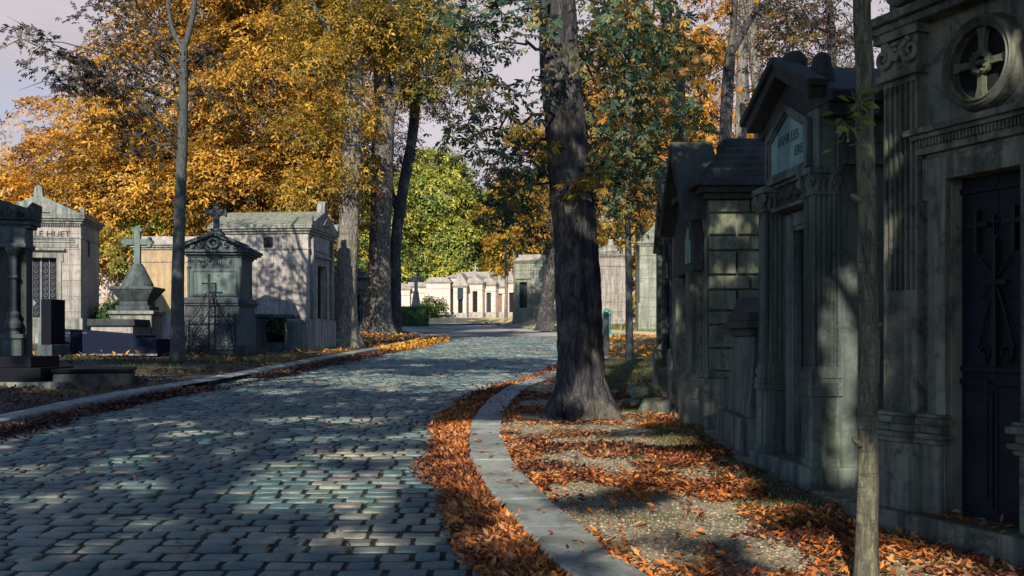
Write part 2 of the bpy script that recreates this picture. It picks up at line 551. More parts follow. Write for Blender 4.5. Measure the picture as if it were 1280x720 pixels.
# ------------------------------------------------------------------ leaf clouds
T_LEAF = np.array([(0, 0, 0), (.55, -.21, .05), (1, 0, -.04), (.55, .21, .05), (.5, 0, -.02)], float)
Q_LEAF = np.array([(0, 4, 2, 1), (0, 3, 2, 4)])


def palmate(nl):
    """chestnut leaf: nl leaflets fanned from one stalk end, one island"""
    V = [(0, 0, 0)]
    Q = []
    for k in range(nl):
        a = (k - (nl - 1) / 2) * (2.9 / max(nl - 1, 1)) if nl > 1 else 0
        L = 1.0 - .22 * abs(a) / 1.25
        ca, sa = math.cos(a), math.sin(a)
        b = len(V)
        for x, y, z in ((.66, -.17, .0), (1, 0, -.22), (.66, .17, .0)):
            x, y = x * L, y * L
            V.append((x * ca - y * sa, x * sa + y * ca, z))
        Q.append((0, b + 2, b + 1, b))
    return np.array(V, float), np.array(Q)


PAL7, PAL5, PAL3 = palmate(5), palmate(5), palmate(3)
SINGLE = (T_LEAF, Q_LEAF)


def norm(a):
    return a / np.maximum(np.linalg.norm(a, axis=-1, keepdims=True), 1e-9)


def leaf_obj(name, pos, axis, nrm, size, tmpl, mat, parent=None):
    TV, TQ = tmpl
    axis = norm(axis)
    side = norm(np.cross(nrm, axis))
    up = np.cross(axis, side)
    V = (TV[None, :, 0, None] * axis[:, None, :] + TV[None, :, 1, None] * side[:, None, :] + TV[None, :, 2, None] * up[:, None, :])
    V = V * size[:, None, None] + pos[:, None, :]
    n, k = len(pos), len(TV)
    Q = (TQ[None, :, :] + (np.arange(n) * k)[:, None, None]).reshape(-1, TQ.shape[1])
    return np_obj(name, V.reshape(-1, 3), Q, mat, parent)


def crown_pts(lobes, sprays, per, spray_r, g, inner=.5, flat=.25, upw=.9, squash_low=.0):
    """leaf positions gathered in drooping sprays that fill the shells of several lobes"""
    lob = np.array(lobes, float)
    w = lob[:, 3] * lob[:, 4] + lob[:, 4] * lob[:, 5]
    idx = g.choice(len(lob), sprays, p=w / w.sum())
    d = norm(g.normal(size=(sprays, 3)))
    r = inner + (1 - inner) * g.random(sprays) ** .6
    c = lob[idx, :3] + d * r[:, None] * lob[idx, 3:6]
    out = norm(d / lob[idx, 3:6] * lob[idx, 3:6].mean())
    sn = norm(out * .55 + np.array([0, 0, upw]) + g.normal(size=(sprays, 3)) * .25)
    ref = norm(np.cross(sn, g.normal(size=(sprays, 3))))
    ref2 = np.cross(sn, ref)
    srad = spray_r * (.6 + .8 * g.random(sprays))
    C = np.repeat(c, per, 0)
    SN = np.repeat(sn, per, 0)
    n = sprays * per
    ang = g.random(n) * 2 * PI
    rad = np.sqrt(g.random(n)) * np.repeat(srad, per)
    od = np.repeat(ref, per, 0) * np.cos(ang)[:, None] + np.repeat(ref2, per, 0) * np.sin(ang)[:, None]
    pos = C + od * rad[:, None] + SN * (g.normal(size=n) * flat * np.repeat(srad, per))[:, None]
    pos[:, 2] -= .35 * rad ** 2 / np.maximum(np.repeat(srad, per), .1)
    ax = norm(od + np.repeat(out, per, 0) * .6 + np.array([0, 0, -.45]) + g.normal(size=(n, 3)) * .35)
    nr = norm(SN + g.normal(size=(n, 3)) * .4)
    return pos, ax, nr


def crown(name, lobes, sprays, per, spray_r, size, tmpl, mat, parent, seed, cull=None, **kw):
    g = np.random.default_rng(seed)
    pos, ax, nr = crown_pts(lobes, sprays, per, spray_r, g, **kw)
    if cull is not None:
        k = cull(pos)
        pos, ax, nr = pos[k], ax[k], nr[k]
    s = size * (.65 + .7 * g.random(len(pos)))
    return leaf_obj(name, pos, ax, nr, s, tmpl, mat, parent)


def dup(root, loc, rotz, scale=1.0, label=None):
    """a copy of a thing with copies of its parts"""
    r = root.copy()
    COL.objects.link(r)
    r.location = loc
    r.rotation_euler = (0, 0, rotz)
    r.scale = (scale,) * 3
    if label: r['label'] = label
    for ch in list(root.children):
        c = ch.copy()
        COL.objects.link(c)
        c.parent = r
        for gch in list(ch.children):
            d = gch.copy()
            COL.objects.link(d)
            d.parent = c
    return r


# ------------------------------------------------------------------ camera, light, sky
cam = bpy.data.cameras.new('camera')
co = bpy.data.objects.new('camera', cam)
COL.objects.link(co)
co.location = (0, 0, 1.6)
co.rotation_euler = (R(90), 0, 0)
cam.sensor_width = 36
cam.lens = 36 * F / 1280
cam.shift_y = 65 / 1280
cam.clip_end = 2000
scene.camera = co

SUN_H = Vector((-.2, -.98)).normalized()
SUN_EL = R(31)
tosun = Vector((SUN_H.x * math.cos(SUN_EL), SUN_H.y * math.cos(SUN_EL), math.sin(SUN_EL)))
sl = bpy.data.lights.new('sun', 'SUN')
sl.energy = 4.8
sl.angle = R(.55)
sl.color = (1, .88, .70)
so = bpy.data.objects.new('sun', sl)
COL.objects.link(so)
so.rotation_euler = tosun.to_track_quat('Z', 'Y').to_euler()

w = bpy.data.worlds.new('World')
scene.world = w
w.use_nodes = True
t = w.node_tree
t.nodes.clear()
wo = t.nodes.new('ShaderNodeOutputWorld')
sky = t.nodes.new('ShaderNodeTexSky')
sky.sky_type = 'NISHITA'
sky.sun_disc = False
sky.dust_density = .2
sky.ozone_density = 5.0
sky.sun_elevation = SUN_EL
sky.sun_rotation = math.atan2(SUN_H.x, SUN_H.y)
bg = t.nodes.new('ShaderNodeBackground')
bg.inputs['Strength'].default_value = .12
t.links.new(sky.outputs[0], bg.inputs['Color'])
cl = t.nodes.new('ShaderNodeBackground')
tc = t.nodes.new('ShaderNodeTexCoord')
mp = t.nodes.new('ShaderNodeMapping')
mp.inputs['Scale'].default_value = (1.5, 1.5, 5.0)
t.links.new(tc.outputs['Generated'], mp.inputs['Vector'])
nz = t.nodes.new('ShaderNodeTexNoise')
nz.inputs['Scale'].default_value = 1.6
nz.inputs['Detail'].default_value = 6
nz.inputs['Roughness'].default_value = .55
t.links.new(mp.outputs[0], nz.inputs['Vector'])
rc = t.nodes.new('ShaderNodeValToRGB')
rc.color_ramp.elements[0].position = .35
rc.color_ramp.elements[0].color = (.235, .212, .232, 1)
rc.color_ramp.elements[1].position = .68
rc.color_ramp.elements[1].color = (.345, .303, .318, 1)
t.links.new(nz.outputs['Fac'], rc.inputs['Fac'])
t.links.new(rc.outputs['Color'], cl.inputs['Color'])
cl.inputs['Strength'].default_value = 1.0
rf = t.nodes.new('ShaderNodeValToRGB')
rf.color_ramp.elements[0].position = .25
rf.color_ramp.elements[0].color = (.72, .72, .72, 1)
rf.color_ramp.elements[1].position = .5
rf.color_ramp.elements[1].color = (.97, .97, .97, 1)
t.links.new(nz.outputs['Fac'], rf.inputs['Fac'])
ms = t.nodes.new('ShaderNodeMixShader')
sp_ = t.nodes.new('ShaderNodeSeparateXYZ')
t.links.new(tc.outputs['Generated'], sp_.inputs[0])
rz = t.nodes.new('ShaderNodeMapRange')
rz.inputs['From Min'].default_value = .34
rz.inputs['From Max'].default_value = .46
rz.inputs['To Min'].default_value = 1.0
rz.inputs['To Max'].default_value = .05
t.links.new(sp_.outputs['Z'], rz.inputs['Value'])
mm = t.nodes.new('ShaderNodeMath')
mm.operation = 'MULTIPLY'
t.links.new(rf.outputs['Color'], mm.inputs[0])
t.links.new(rz.outputs[0], mm.inputs[1])
ry_ = t.nodes.new('ShaderNodeMapRange')
ry_.inputs['From Min'].default_value = .15
ry_.inputs['From Max'].default_value = .6
ry_.inputs['To Min'].default_value = .12
ry_.inputs['To Max'].default_value = 1.0
t.links.new(sp_.outputs['Y'], ry_.inputs['Value'])
m2_ = t.nodes.new('ShaderNodeMath')
m2_.operation = 'MULTIPLY'
t.links.new(mm.outputs[0], m2_.inputs[0])
t.links.new(ry_.outputs[0], m2_.inputs[1])
t.links.new(m2_.outputs[0], ms.inputs[0])
t.links.new(bg.outputs[0], ms.inputs[1])
t.links.new(cl.outputs[0], ms.inputs[2])
t.links.new(ms.outputs[0], wo.inputs['Surface'])

vs = scene.view_settings
vs.view_transform = 'Standard'
vs.look = 'None'
vs.exposure = 1.1
vs.gamma = 1
vs.use_curve_mapping = False
scene.cycles.max_bounces = 5
scene.cycles.diffuse_bounces = 3
scene.cycles.glossy_bounces = 2
scene.cycles.transmission_bounces = 3
scene.cycles.use_denoising = True

# ------------------------------------------------------------------ the avenue
KR = [(4.6, -3.0), (2.2, 1.3), (1.05, 3.9), (.45, 5.2), (.2, 6.1), (.03, 7.15), (-.15, 8.0), (-.35, 9.45), (-.46, 10.95), (-.51, 12.4),
      (-.46, 14.8), (-.14, 18.1), (.39, 20.6), (1.0, 23.0), (1.9, 27.0), (2.9, 31), (3.8, 33.6), (6, 37), (10, 41), (18, 46), (40, 56)]
KL = [(-6.5, -6), (-6.5, 0), (-6.46, 8), (-6.42, 13.1), (-6.25, 17.2), (-5.7, 21.2), (-5.12, 27.7), (-4.35, 35.2), (-3.8, 42.5), (-3.75, 46.5),
      (-4.15, 50.0), (-5.2, 54), (-7.4, 60), (-14, 72), (-40, 100)]
KF = [(60, 47), (20, 49), (7.6, 53), (5.05, 55), (2.8, 60.5), (.8, 67), (-.4, 73.5), (-1.6, 80)]
FARL = KF + [(-4.5, 78), (-9, 76), (-16, 79), (-42, 104)]


def resample(pts, step):
    P = [Vector((*p, 0)) for p in pts]
    out = []
    for i in range(len(P) - 1):
        p0, p1, p2, p3 = P[max(i - 1, 0)], P[i], P[i + 1], P[min(i + 2, len(P) - 1)]
        m = max(1, int((p2 - p1).length / .08))
        for k in range(m):
            tt = k / m
            out.append(0.5 * ((2 * p1) + (p2 - p0) * tt + (2 * p0 - 5 * p1 + 4 * p2 - p3) * tt * tt + (3 * p1 - p0 - 3 * p2 + p3) * tt ** 3))
    out.append(P[-1])
    res = [out[0]]
    acc = 0
    for a, b in zip(out, out[1:]):
        acc += (b - a).length
        if acc >= step:
            res.append(b)
            acc = 0
    return [(p.x, p.y) for p in res]


def xat(curve, y):
    c = np.array(curve)
    return np.interp(y, c[:, 1], c[:, 0])


RKR = resample(KR, .25)
RKL = resample(KL, .3)
RKRm = [p for p in RKR if p[1] < 56]
RKLm = [p for p in RKL if p[1] < 47]


def kerb(name, curve, width, h, side, stone_len, gap=None, depth=.25):
    """granite kerb stones laid along a curve; side +1: stones lie to the left of the walking direction"""
    mb = MB()
    pts = resample(curve, stone_len)
    for i in range(len(pts) - 1):
        a, b = Vector(pts[i]), Vector(pts[i + 1])
        d = (b - a).normalized()
        nA = Vector((-d.y, d.x)) * side
        a2, b2 = a + d * .012 + nA * random.uniform(-.008, .008), b - d * .012 + nA * random.uniform(-.008, .008)
        # shared mitre with neighbours
        if i > 0:
            d0 = (a - Vector(pts[i - 1])).normalized()
            mA = (Vector((-d0.y, d0.x)) * side + nA).normalized()
        else: mA = nA
        if i < len(pts) - 2:
            d1 = (Vector(pts[i + 2]) - b).normalized()
            mB = (Vector((-d1.y, d1.x)) * side + nA).normalized()
        else: mB = nA
        jz = random.uniform(-.006, .008)
        hh = h + jz
        bot = -depth
        if gap and gap[0] < (a.y + b.y) / 2 < gap[1]: bot = h - .03
        e = .022
        vs = []
        for p, mm in ((a2, mA), (b2, mB)):
            z0 = zp(p.y)
            q = p + mm * width
            vs += [(p.x, p.y, z0 + bot), (p.x, p.y, z0 + hh - e), (p.x + mm.x * e, p.y + mm.y * e, z0 + hh), (q.x, q.y, z0 + hh), (q.x, q.y, z0 + bot)]
        fs = [(0, 1, 6, 5), (1, 2, 7, 6), (2, 3, 8, 7), (3, 4, 9, 8), (4, 0, 5, 9), (4, 3, 2, 1, 0), (5, 6, 7, 8, 9)]
        if side > 0: fs = [tuple(reversed(f)) for f in fs]
        mb.add(vs, fs)
    o = mb.obj(name, M['kerb'])
    tag(o, kind='structure')
    return o


kerb('kerb', KR, .38, .135, -1, .95)
kerb('kerb', KL, .34, .14, 1, 1.1, gap=(19.4, 21.9))
kerb('kerb', KF, .3, .11, -1, 1.2)

# ground sheet to the horizon, road bed
mb = MB()
ys = [-400, -60, -12, 0, 20, 40, 60, 80, 100, 112, 160, 300, 900]
xs = [-700, -200, -60, -20, 0, 20, 60, 200, 700]
for y in ys:
    for x in xs: mb.v.append((x, y, zp(y) - .06))
nx = len(xs)
for j in range(len(ys) - 1):
    for i in range(nx - 1): mb.f.append((j * nx + i, j * nx + i + 1, (j + 1) * nx + i + 1, (j + 1) * nx + i))
tag(mb.obj('ground', M['mould']), kind='structure')
mb = MB()
poly = [-12, 0, 6, 12, 20, 30, 40, 50, 60, 70, 84, 110]
for y in poly:
    z_ = zp(y) + (.011 if y < 45 else 0)
    mb.v += [(-48, y, z_), (-7.2, y, z_), (4.5, y, z_), (48, y, z_)]
for j in range(len(poly) - 1):
    for i in range(3): mb.f.append((j * 4 + i, j * 4 + i + 1, j * 4 + 5 + i, j * 4 + 4 + i))
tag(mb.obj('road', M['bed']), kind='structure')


def in_road(x, y):
    """plan test: on the carriageway"""
    return (x > xat(KL_MONO, y)) & (x < xat(KR_MONO, y))


KL_MONO = [p for p in KL if p[1] <= 46.5]
KR_MONO = KR


def cobbles():
    V, Q = [], []
    rows = int((50 - 4.2) / .208)
    allc = []
    for r in range(rows):
        y = 4.2 + r * .208
        x0 = float(xat(KL_MONO, y)) - .3 if y < 46.5 else -3.9
        x1 = float(xat(KR_MONO, y)) + .3
        x1 = min(x1, 9 if y > 34 else x1)
        # rows only as wide as the frame can show
        lim = .52 * y + .6
        x0, x1 = max(x0, -lim), min(x1, lim)
        x = x0 - random.uniform(0, .2)
        while x < x1:
            L = random.uniform(.19, .30)
            allc.append((x + L / 2, y, L - .024 - random.uniform(0, .022), .152 - random.uniform(0, .016)))
            x += L
    A = np.array(allc)
    n = len(A)
    cx, cy, L, D = A.T
    cy = cy + .05 * np.sin(cx * .7 + cy * .12) + .018 * np.sin(cx * 2.1 + cy) - .012 * cx
    g = np.random.default_rng(5)
    rot = g.normal(size=n) * .015
    hz = g.normal(size=n) * .0045
    tx, ty = g.normal(size=n) * .02, g.normal(size=n) * .03
    rings = [(1.0, -.05), (1.0, .018), (.978, .0245), (.92, .0265)]
    ring = np.array([(-1, -.8), (-.9, -1), (.9, -1), (1, -.8), (1, .8), (.9, 1), (-.9, 1), (-1, .8)]) * .5
    vs = []
    for s, z in rings:
        rx = ring[:, 0][None] * L[:, None] * s
        ry = ring[:, 1][None] * D[:, None] * s
        if s < 1:
            rx = rx + (g.random((n, 8)) - .5) * .007
            ry = ry + (g.random((n, 8)) - .5) * .007
        px = cx[:, None] + rx * np.cos(rot)[:, None] - ry * np.sin(rot)[:, None]
        py = cy[:, None] + rx * np.sin(rot)[:, None] + ry * np.cos(rot)[:, None]
        pz = zpn(py) + z + hz[:, None] + (rx * tx[:, None] + ry * ty[:, None] if z > 0 else 0)
        vs.append(np.stack([px, py, pz], -1))
    V = np.concatenate(vs, 1)                      # n, 32, 3
    quads = []
    for k in range(3):
        for j in range(8): quads.append((k * 8 + j, k * 8 + (j + 1) % 8, (k + 1) * 8 + (j + 1) % 8, (k + 1) * 8 + j))
    b = 24
    quads += [(b, b + 1, b + 2, b + 3), (b, b + 3, b + 4, b + 7), (b + 4, b + 5, b + 6, b + 7)]
    Q = (np.array(quads)[None] + (np.arange(n) * 32)[:, None, None]).reshape(-1, 4)
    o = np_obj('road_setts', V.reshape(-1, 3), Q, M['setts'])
    tag(o, kind='structure')


cobbles()


# verges (0.1 above the road)
def rise_l(x, y):
    d = np.maximum(0, xat(KL_MONO, np.minimum(y, 46)) - .3 - x)
    s = np.clip(d / 4, 0, 1)
    return .1 + .2 * s * s * (3 - 2 * s)


def zl(x, y):
    return zp(y) + float(rise_l(np.array(x), np.array(y)))


def rise_r(x, y):
    s = np.clip((x - 4.2) / 4, 0, 1) * np.clip((y - 30) / 20, 0, 1)
    return .1 + .1 * s


def zr(x, y):
    return zp(y) + float(rise_r(x, y))


def verge(name, curve, xfar, y0, y1, off, mat, risef, side):
    pts = resample(curve, .4)
    mb = MB()
    n = len(pts)
    fr = [0, .02, .05, .1, .2, .35, .6, 1]
    for i, (x, y) in enumerate(pts):
        a = Vector(pts[max(i - 1, 0)])
        b = Vector(pts[min(i + 1, n - 1)])
        d = (b - a).normalized()
        nn = Vector((-d.y, d.x)) * side * off
        sx, sy = x + nn.x, y + nn.y
        ey = y0 + (y1 - y0) * i / (n - 1)
        for f in fr:
            qx, qy = sx + (xfar - sx) * f, sy + (ey - sy) * f
            mb.v.append((qx, qy, zp(qy) + float(risef(np.array(qx), np.array(qy)))))
    k = len(fr)
    for i in range(n - 1):
        for j in range(k - 1):
            q = (i * k + j, i * k + j + 1, (i + 1) * k + j + 1, (i + 1) * k + j)
            mb.f.append(q if side < 0 else tuple(reversed(q)))
    return tag(mb.obj(name, mat, smooth=True), kind='structure')


verge('verge', KR, 60, -14, 53, .2, M['gravel'], rise_r, -1)
verge('verge', KL, -60, -14, 130, .2, M['mould'], rise_l, 1)
mb = MB()
fl = resample(FARL, 1.0)
for x, y in fl:
    for q in (0, 6, 40, 130):
        mb.v.append((x, y + q + .15, zp(y + q) + (.09 if q == 0 else .42)))
for i in range(len(fl) - 1):
    for j in range(3): mb.f.append((i * 4 + j, i * 4 + j + 1, (i + 1) * 4 + j + 1, (i + 1) * 4 + j))
tag(mb.obj('far_verge', M['sandy'], smooth=True), kind='structure')

# storm drain mouth under the raised kerb stone
t_ = thing('storm_drain', 'dark storm drain mouth under the left kerb beside the fallen leaves', 'drain', (-6.0, 20.55, zp(20.55)), R(97))
mb = MB().box(-1.15, 1.15, -.2, -.17, -.2, .098)
mb.box(-1.15, 1.15, -.17, .2, -.2, -.18)
mb.obj('cavity', M['void'], t_)

# ------------------------------------------------------------------ fallen leaves
def ground_leaves(name, x, y, z, size, mat, seed, tilt=.45, layer=.03, tmpl=SINGLE, vert=.0):
    g = np.random.default_rng(seed)
    n = len(x)
    pos = np.stack([x, y, z + g.random(n) * layer + .008], -1)
    a = g.random(n) * 2 * PI
    ax = np.stack([np.cos(a), np.sin(a), g.normal(size=n) * tilt], -1)
    nr = norm(np.stack([g.normal(size=n) * tilt, g.normal(size=n) * tilt, np.ones(n)], -1))
    o = leaf_obj(name, pos, ax, nr, size * (.4 + 1.1 * g.random(n) ** 1.3), tmpl, mat)
    return tag(o, kind='stuff')


CURL = (np.array([(0, 0, 0), (.45, -.2, .2), (1, 0, .22), (.55, .19, .1), (.45, 0, -.02)], float), Q_LEAF)


def strip(curve, y0, y1, w0, w1, dens, side, seed):
    """points scattered in a gutter strip beside a kerb line"""
    g = np.random.default_rng(seed)
    n = int(dens * (y1 - y0))
    y = y0 + (y1 - y0) * g.random(n)
    q = np.abs(g.normal(size=n)) * .55
    k = q < 1.25
    y, q = y[k], q[k]
    wid = np.interp(y, [y0, y1], [w0, w1]) * (.65 + .7 * vnoise(y, y * 0, .8, seed))
    x = xat(curve, y) + side * (q * wid + .02)
    heap = .035 * np.maximum(0, 1 - q / .9)
    return x, y, heap


x, y, hp = strip(KR_MONO, 4.8, 17.0, .25, .38, 2600, -1, 3)
ground_leaves('gutter_leaves', x, y, zpn(y) + .02 + hp, .056, M['fall_orange'], 3, .5, .05, CURL)
x, y, hp = strip(KR_MONO, 4.8, 17.0, .29, .42, 2400, -1, 33)
ground_leaves('gutter_leaves', x, y, zpn(y) + .02 + hp * .9, .056, M['fall_brown'], 33, .5, .05, CURL)
x, y, hp = strip(KR_MONO, 17.0, 34.0, .42, .4, 800, -1, 4)
ground_leaves('gutter_leaves', x, y, zpn(y) + .02 + hp, .075, M['fall_brown'], 4, .5, .04, CURL)
x, y, hp = strip(KL_MONO, 9.0, 46, .5, .7, 520, 1, 5)
k = (y < 19.3) | (y > 22.0) | (x > xat(KL_MONO, y) + .5)
x, y, hp = x[k], y[k], hp[k]
ground_leaves('gutter_leaves', x, y, zpn(y) + .015 + hp * .4, .085, M['fall_dark'], 5, .32, .03, CURL)
x, y, hp = strip(KL_MONO, 34.0, 47, .8, 1.0, 220, 1, 6)
ground_leaves('gutter_leaves', x, y, zpn(y) + .03 + hp, .14, M['fall_gold'], 6, .5, .05, CURL)


def scatter(n, x0, x1, y0, y1, seed, keep):
    g = np.random.default_rng(seed)
    x = x0 + (x1 - x0) * g.random(n)
    y = y0 + (y1 - y0) * g.random(n)
    k = keep(x, y, g)
    return x[k], y[k]


def rv(x, y):       # on the right verge, clear of the tombs
    return (x > xat(KR_MONO, y) + .36) & (x < np.interp(y, [0, 4, 6.9, 7.2, 9.6, 10, 18, 20, 26], [4.6, 3.55, 2.42, 2.45, 2.2, 2.15, 2.45, 4, 8]))


# patches on the right verge
def patch(x, y, g):
    f = .62 * vnoise(x + .35 * y, y - .2 * x, .95, 21) + .38 * vnoise(x, y, .33, 22)
    thr = .565 + np.clip((y - 12.5) * .045, -.02, .2)
    return rv(x, y) & (f > thr + g.random(len(x)) * .13)


x, y = scatter(90000, -.4, 4.2, 3.6, 17, 41, patch)
ground_leaves('fallen_leaves', x, y, zpn(y) + rise_r(x, y), .056, M['fall_orange'], 41, .32, .025, CURL)
x, y = scatter(110000, -.4, 4.2, 3.6, 20, 42, lambda a, b, g: rv(a, b) & (.6 * vnoise(a, b, 1.1, 23) + .4 * vnoise(a, b, .35, 24) > .555 + .13 * g.random(len(a))))
ground_leaves('fallen_leaves', x, y, zpn(y) + rise_r(x, y), .056, M['fall_brown'], 42, .32, .025, CURL)
x, y = scatter(4200, -.4, 4.2, 4, 26, 43, lambda a, b, g: rv(a, b))
ground_leaves('fallen_leaves', x, y, zpn(y) + rise_r(x, y), .055, M['fall_orange'], 43, .42, .02, CURL)
# sprinkled on the kerb top, the setts and the tomb step
x, y = scatter(9000, -6.4, 4, 4.6, 40, 44, lambda a, b, g: in_road(a, b) & (vnoise(a, b, 1.3, 25) > .72 - .25 * (g.random(len(a)) > .95)))
x, y = x[:1500], y[:1500]
ground_leaves('fallen_leaves', x, y, zpn(y) + .028, .058, M['fall_brown'], 44, .3, .01, CURL)
g = np.random.default_rng(9)
yy = 5 + 18 * g.random(130)
ground_leaves('fallen_leaves', xat(KR_MONO, yy) + .03 + .3 * g.random(130), yy, zpn(yy) + .14, .06, M['fall_orange'], 45, .3, .01, CURL)
# blown on to the nearest tomb's step
q = g.random(150) ** 1.4
lx_, ly_ = .25 + 1.5 * g.random(150), .03 + .38 * q
ca_, sa_ = math.cos(R(-68.58)), math.sin(R(-68.58))
ground_leaves('fallen_leaves', 2.44 + lx_ * ca_ - ly_ * sa_, 6.94 + lx_ * sa_ + ly_ * ca_, np.full(150, .484), .06, M['fall_brown'], 62, .4, .02, CURL)
# left verge litter
lv = lambda a, b, g: (a < xat(KL_MONO, b) - .4) & (vnoise(a, b, .8, 26) + .35 * g.random(len(a)) > .66)
x, y = scatter(42000, -14, -3.8, 11, 46, 46, lv)
ground_leaves('fallen_leaves', x, y, zpn(y) + rise_l(x, y), .09, M['fall_dark'], 46, .4, .03, CURL)
x, y = scatter(5200, -13, -3.8, 24, 50, 47, lambda a, b, g: (a < xat(KL_MONO, np.minimum(b, 46)) - .4) & (vnoise(a, b, 1.6, 27) > .5))
ground_leaves('fallen_leaves', x, y, zpn(y) + rise_l(x, y), .15, M['fall_gold'], 47, .4, .04, CURL)
# golden carpet where the side path leaves to the right, and along the far kerb
x, y = scatter(26000, 2.2, 16, 29, 51, 48, lambda a, b, g: vnoise(a, b, 2.2, 28) + .5 * g.random(len(a)) > .62)
zz = np.where(x > xat(KR_MONO, y) + .25, zpn(y) + rise_r(x, y), zpn(y) + .03)
ground_leaves('fallen_leaves', x, y, zz, .16, M['fall_gold'], 48, .35, .04, CURL)
x, y = scatter(5000, -14, 3, 74, 84, 49, lambda a, b, g: np.abs(b - np.interp(a, [-16, -9, -4.5, -1.6, -.4, .8, 3], [83, 80, 81, 80, 73.5, 67, 60])) < .9)
ground_leaves('fallen_leaves', x, y, zpn(y) + .06, .2, M['fall_brown'], 49, .4, .05, CURL)

# loose gravel on the right verge
PEB = (np.array([(-.5, -.4, 0), (.5, -.45, 0), (.55, .4, 0), (-.45, .5, 0), (-.3, -.2, .4), (.3, -.25, .45), (.3, .25, .38), (-.25, .3, .42)], float),
       np.array([(4, 5, 6, 7), (0, 1, 5, 4), (1, 2, 6, 5), (2, 3, 7, 6), (3, 0, 4, 7)]))
m = NT('pebbles')
geo = m.n('NewGeometry')
M['pebble'] = m.bsdf(m.ramp(geo.outputs['Random Per Island'], [(0, (.05, .046, .036)), (.4, (.125, .108, .08)), (.8, (.22, .19, .14)), (1, (.33, .29, .22))]), .85)
x, y = scatter(64000, -.4, 3.6, 4.2, 17, 56, lambda a, b, g: rv(a, b) & (g.random(len(a)) < np.clip(11 / b, 0, 1) ** 1.5))
g = np.random.default_rng(57)
a_ = g.random(len(x)) * 2 * PI
tag(leaf_obj('gravel', np.stack([x, y, zpn(y) + rise_r(x, y) - .002], -1), np.stack([np.cos(a_), np.sin(a_), a_ * 0], -1), np.tile(np.array([[0, 0, 1.]]), (len(x), 1)), .008 + .016 * g.random(len(x)) ** 2, PEB, M['pebble']), kind='stuff')

# grass and moss tufts
BLADE = (np.array([(0, -.07, 0), (0, .07, 0), (.35, .05, .55), (.35, -.05, .55), (.75, 0, .9)], float), np.array([(0, 1, 2, 3), (3, 2, 4, 4)]))
BLADE = (np.array([(0, -.08, 0), (0, .08, 0), (.3, .02, 1.0), (.3, -.02, 1.0)], float), np.array([(0, 1, 2, 3)]))


def grass(name, x, y, z, h, seed, mat):
    g = np.random.default_rng(seed)
    n = len(x)
    a = g.random(n) * 2 * PI
    ax = np.stack([np.cos(a), np.sin(a), np.zeros(n)], -1)
    nr = np.tile(np.array([[0, 0, 1.]]), (n, 1))
    return tag(leaf_obj(name, np.stack([x, y, z], -1), ax, nr, h * (.4 + g.random(n)), BLADE, mat), kind='stuff')


x, y = scatter(60000, .8, 4.6, 11, 28, 51, lambda a, b, g: rv(a, b) & (vnoise(a, b, 1.0, 31) + np.clip((b - 15) * .05, -.2, .25) + (a - 1.6) * .12 > .55 + .25 * g.random(len(a))))
grass('grass', x, y, zpn(y) + rise_r(x, y), .055, 51, M['grass'])
x, y = scatter(30000, 1.4, 2.6, 6.5, 16, 52, lambda a, b, g: rv(a, b) & (a > np.interp(b, [7, 9.8, 16], [2.0, 1.9, 1.9]) - .4 * vnoise(a, b, .6, 32)))
grass('grass', x, y, zpn(y) + rise_r(x, y), .035, 52, M['grass'])
x, y = scatter(50000, -12, -4.5, 17, 40, 53, lambda a, b, g: (a < xat(KL_MONO, b) - .4) & (vnoise(a, b, 1.3, 33) > .48 + .15 * g.random(len(a))))
grass('grass', x, y, zpn(y) + rise_l(x, y), .06, 53, M['grass'])
x, y = scatter(14000, .8, 14, 53, 60, 58, lambda a, b, g: (b > np.interp(a, [.8, 2.8, 5, 7.6, 20], [67, 60.5, 55, 53, 49]) + .6))
grass('grass', x, y, zpn(y) + np.minimum(.42, .1 + .05 * (y - 53)), .12, 58, M['grass'])
x, y = scatter(26000, .3, 3.4, 4.2, 14, 59, lambda a, b, g: rv(a, b) & (vnoise(a, b, .5, 35) > .5 + .2 * g.random(len(a))))
grass('grass', x, y, zpn(y) + rise_r(x, y), .03, 59, M['grass'])
x, y = scatter(16000, -1, 12, 56, 78, 54, lambda a, b, g: (b > np.interp(a, [-1.6, -.4, .8, 2.8, 5, 7.6, 20], [80, 73.5, 67, 60.5, 55, 53, 49]) + .5))
grass('grass', x, y, zpn(y) + .12, .14, 54, M['grass'])
x, y = scatter(9000, -6, 0, 4.6, 14, 55, lambda a, b, g: in_road(a, b) & (vnoise(a, b, .9, 34) > .66))
grass('moss_tufts', x, y, zpn(y) - .005, .028, 55, M['fresh'])

# ------------------------------------------------------------------ tombs: helpers (local frame: facade along +x, y = 0 in front, +y inward)
def fluted(mb, x0, x1, y0, y1, z0, z1, nf, depth=.022, sides=(1, 0)):
    """square pier with flutes on the front (and, if asked, on the +x flank)"""
    P = []
    wdt = (x1 - x0) / (nf + .35)
    m = 5
    xs = x0 + wdt * .175
    P.append((x0, y0))
    for k in range(nf):
        a, b = xs + k * wdt + wdt * .14, xs + (k + 1) * wdt - wdt * .14
        for j in range(m + 1):
            q = PI * j / m
            P.append(((a + b) / 2 - (b - a) / 2 * math.cos(q), y0 + depth * math.sin(q)))
    P.append((x1, y0))
    if sides[1]:
        nf2 = sides[1]
        wd = (y1 - y0) / (nf2 + .35)
        ysr = y0 + wd * .175
        for k in range(nf2):
            a, b = ysr + k * wd + wd * .14, ysr + (k + 1) * wd - wd * .14
            for j in range(m + 1):
                q = PI * j / m
                P.append((x1 - depth * math.sin(q), (a + b) / 2 - (b - a) / 2 * math.cos(q)))
    P += [(x1, y1), (x0, y1)]
    mb.prism_z(P, z0, z1)


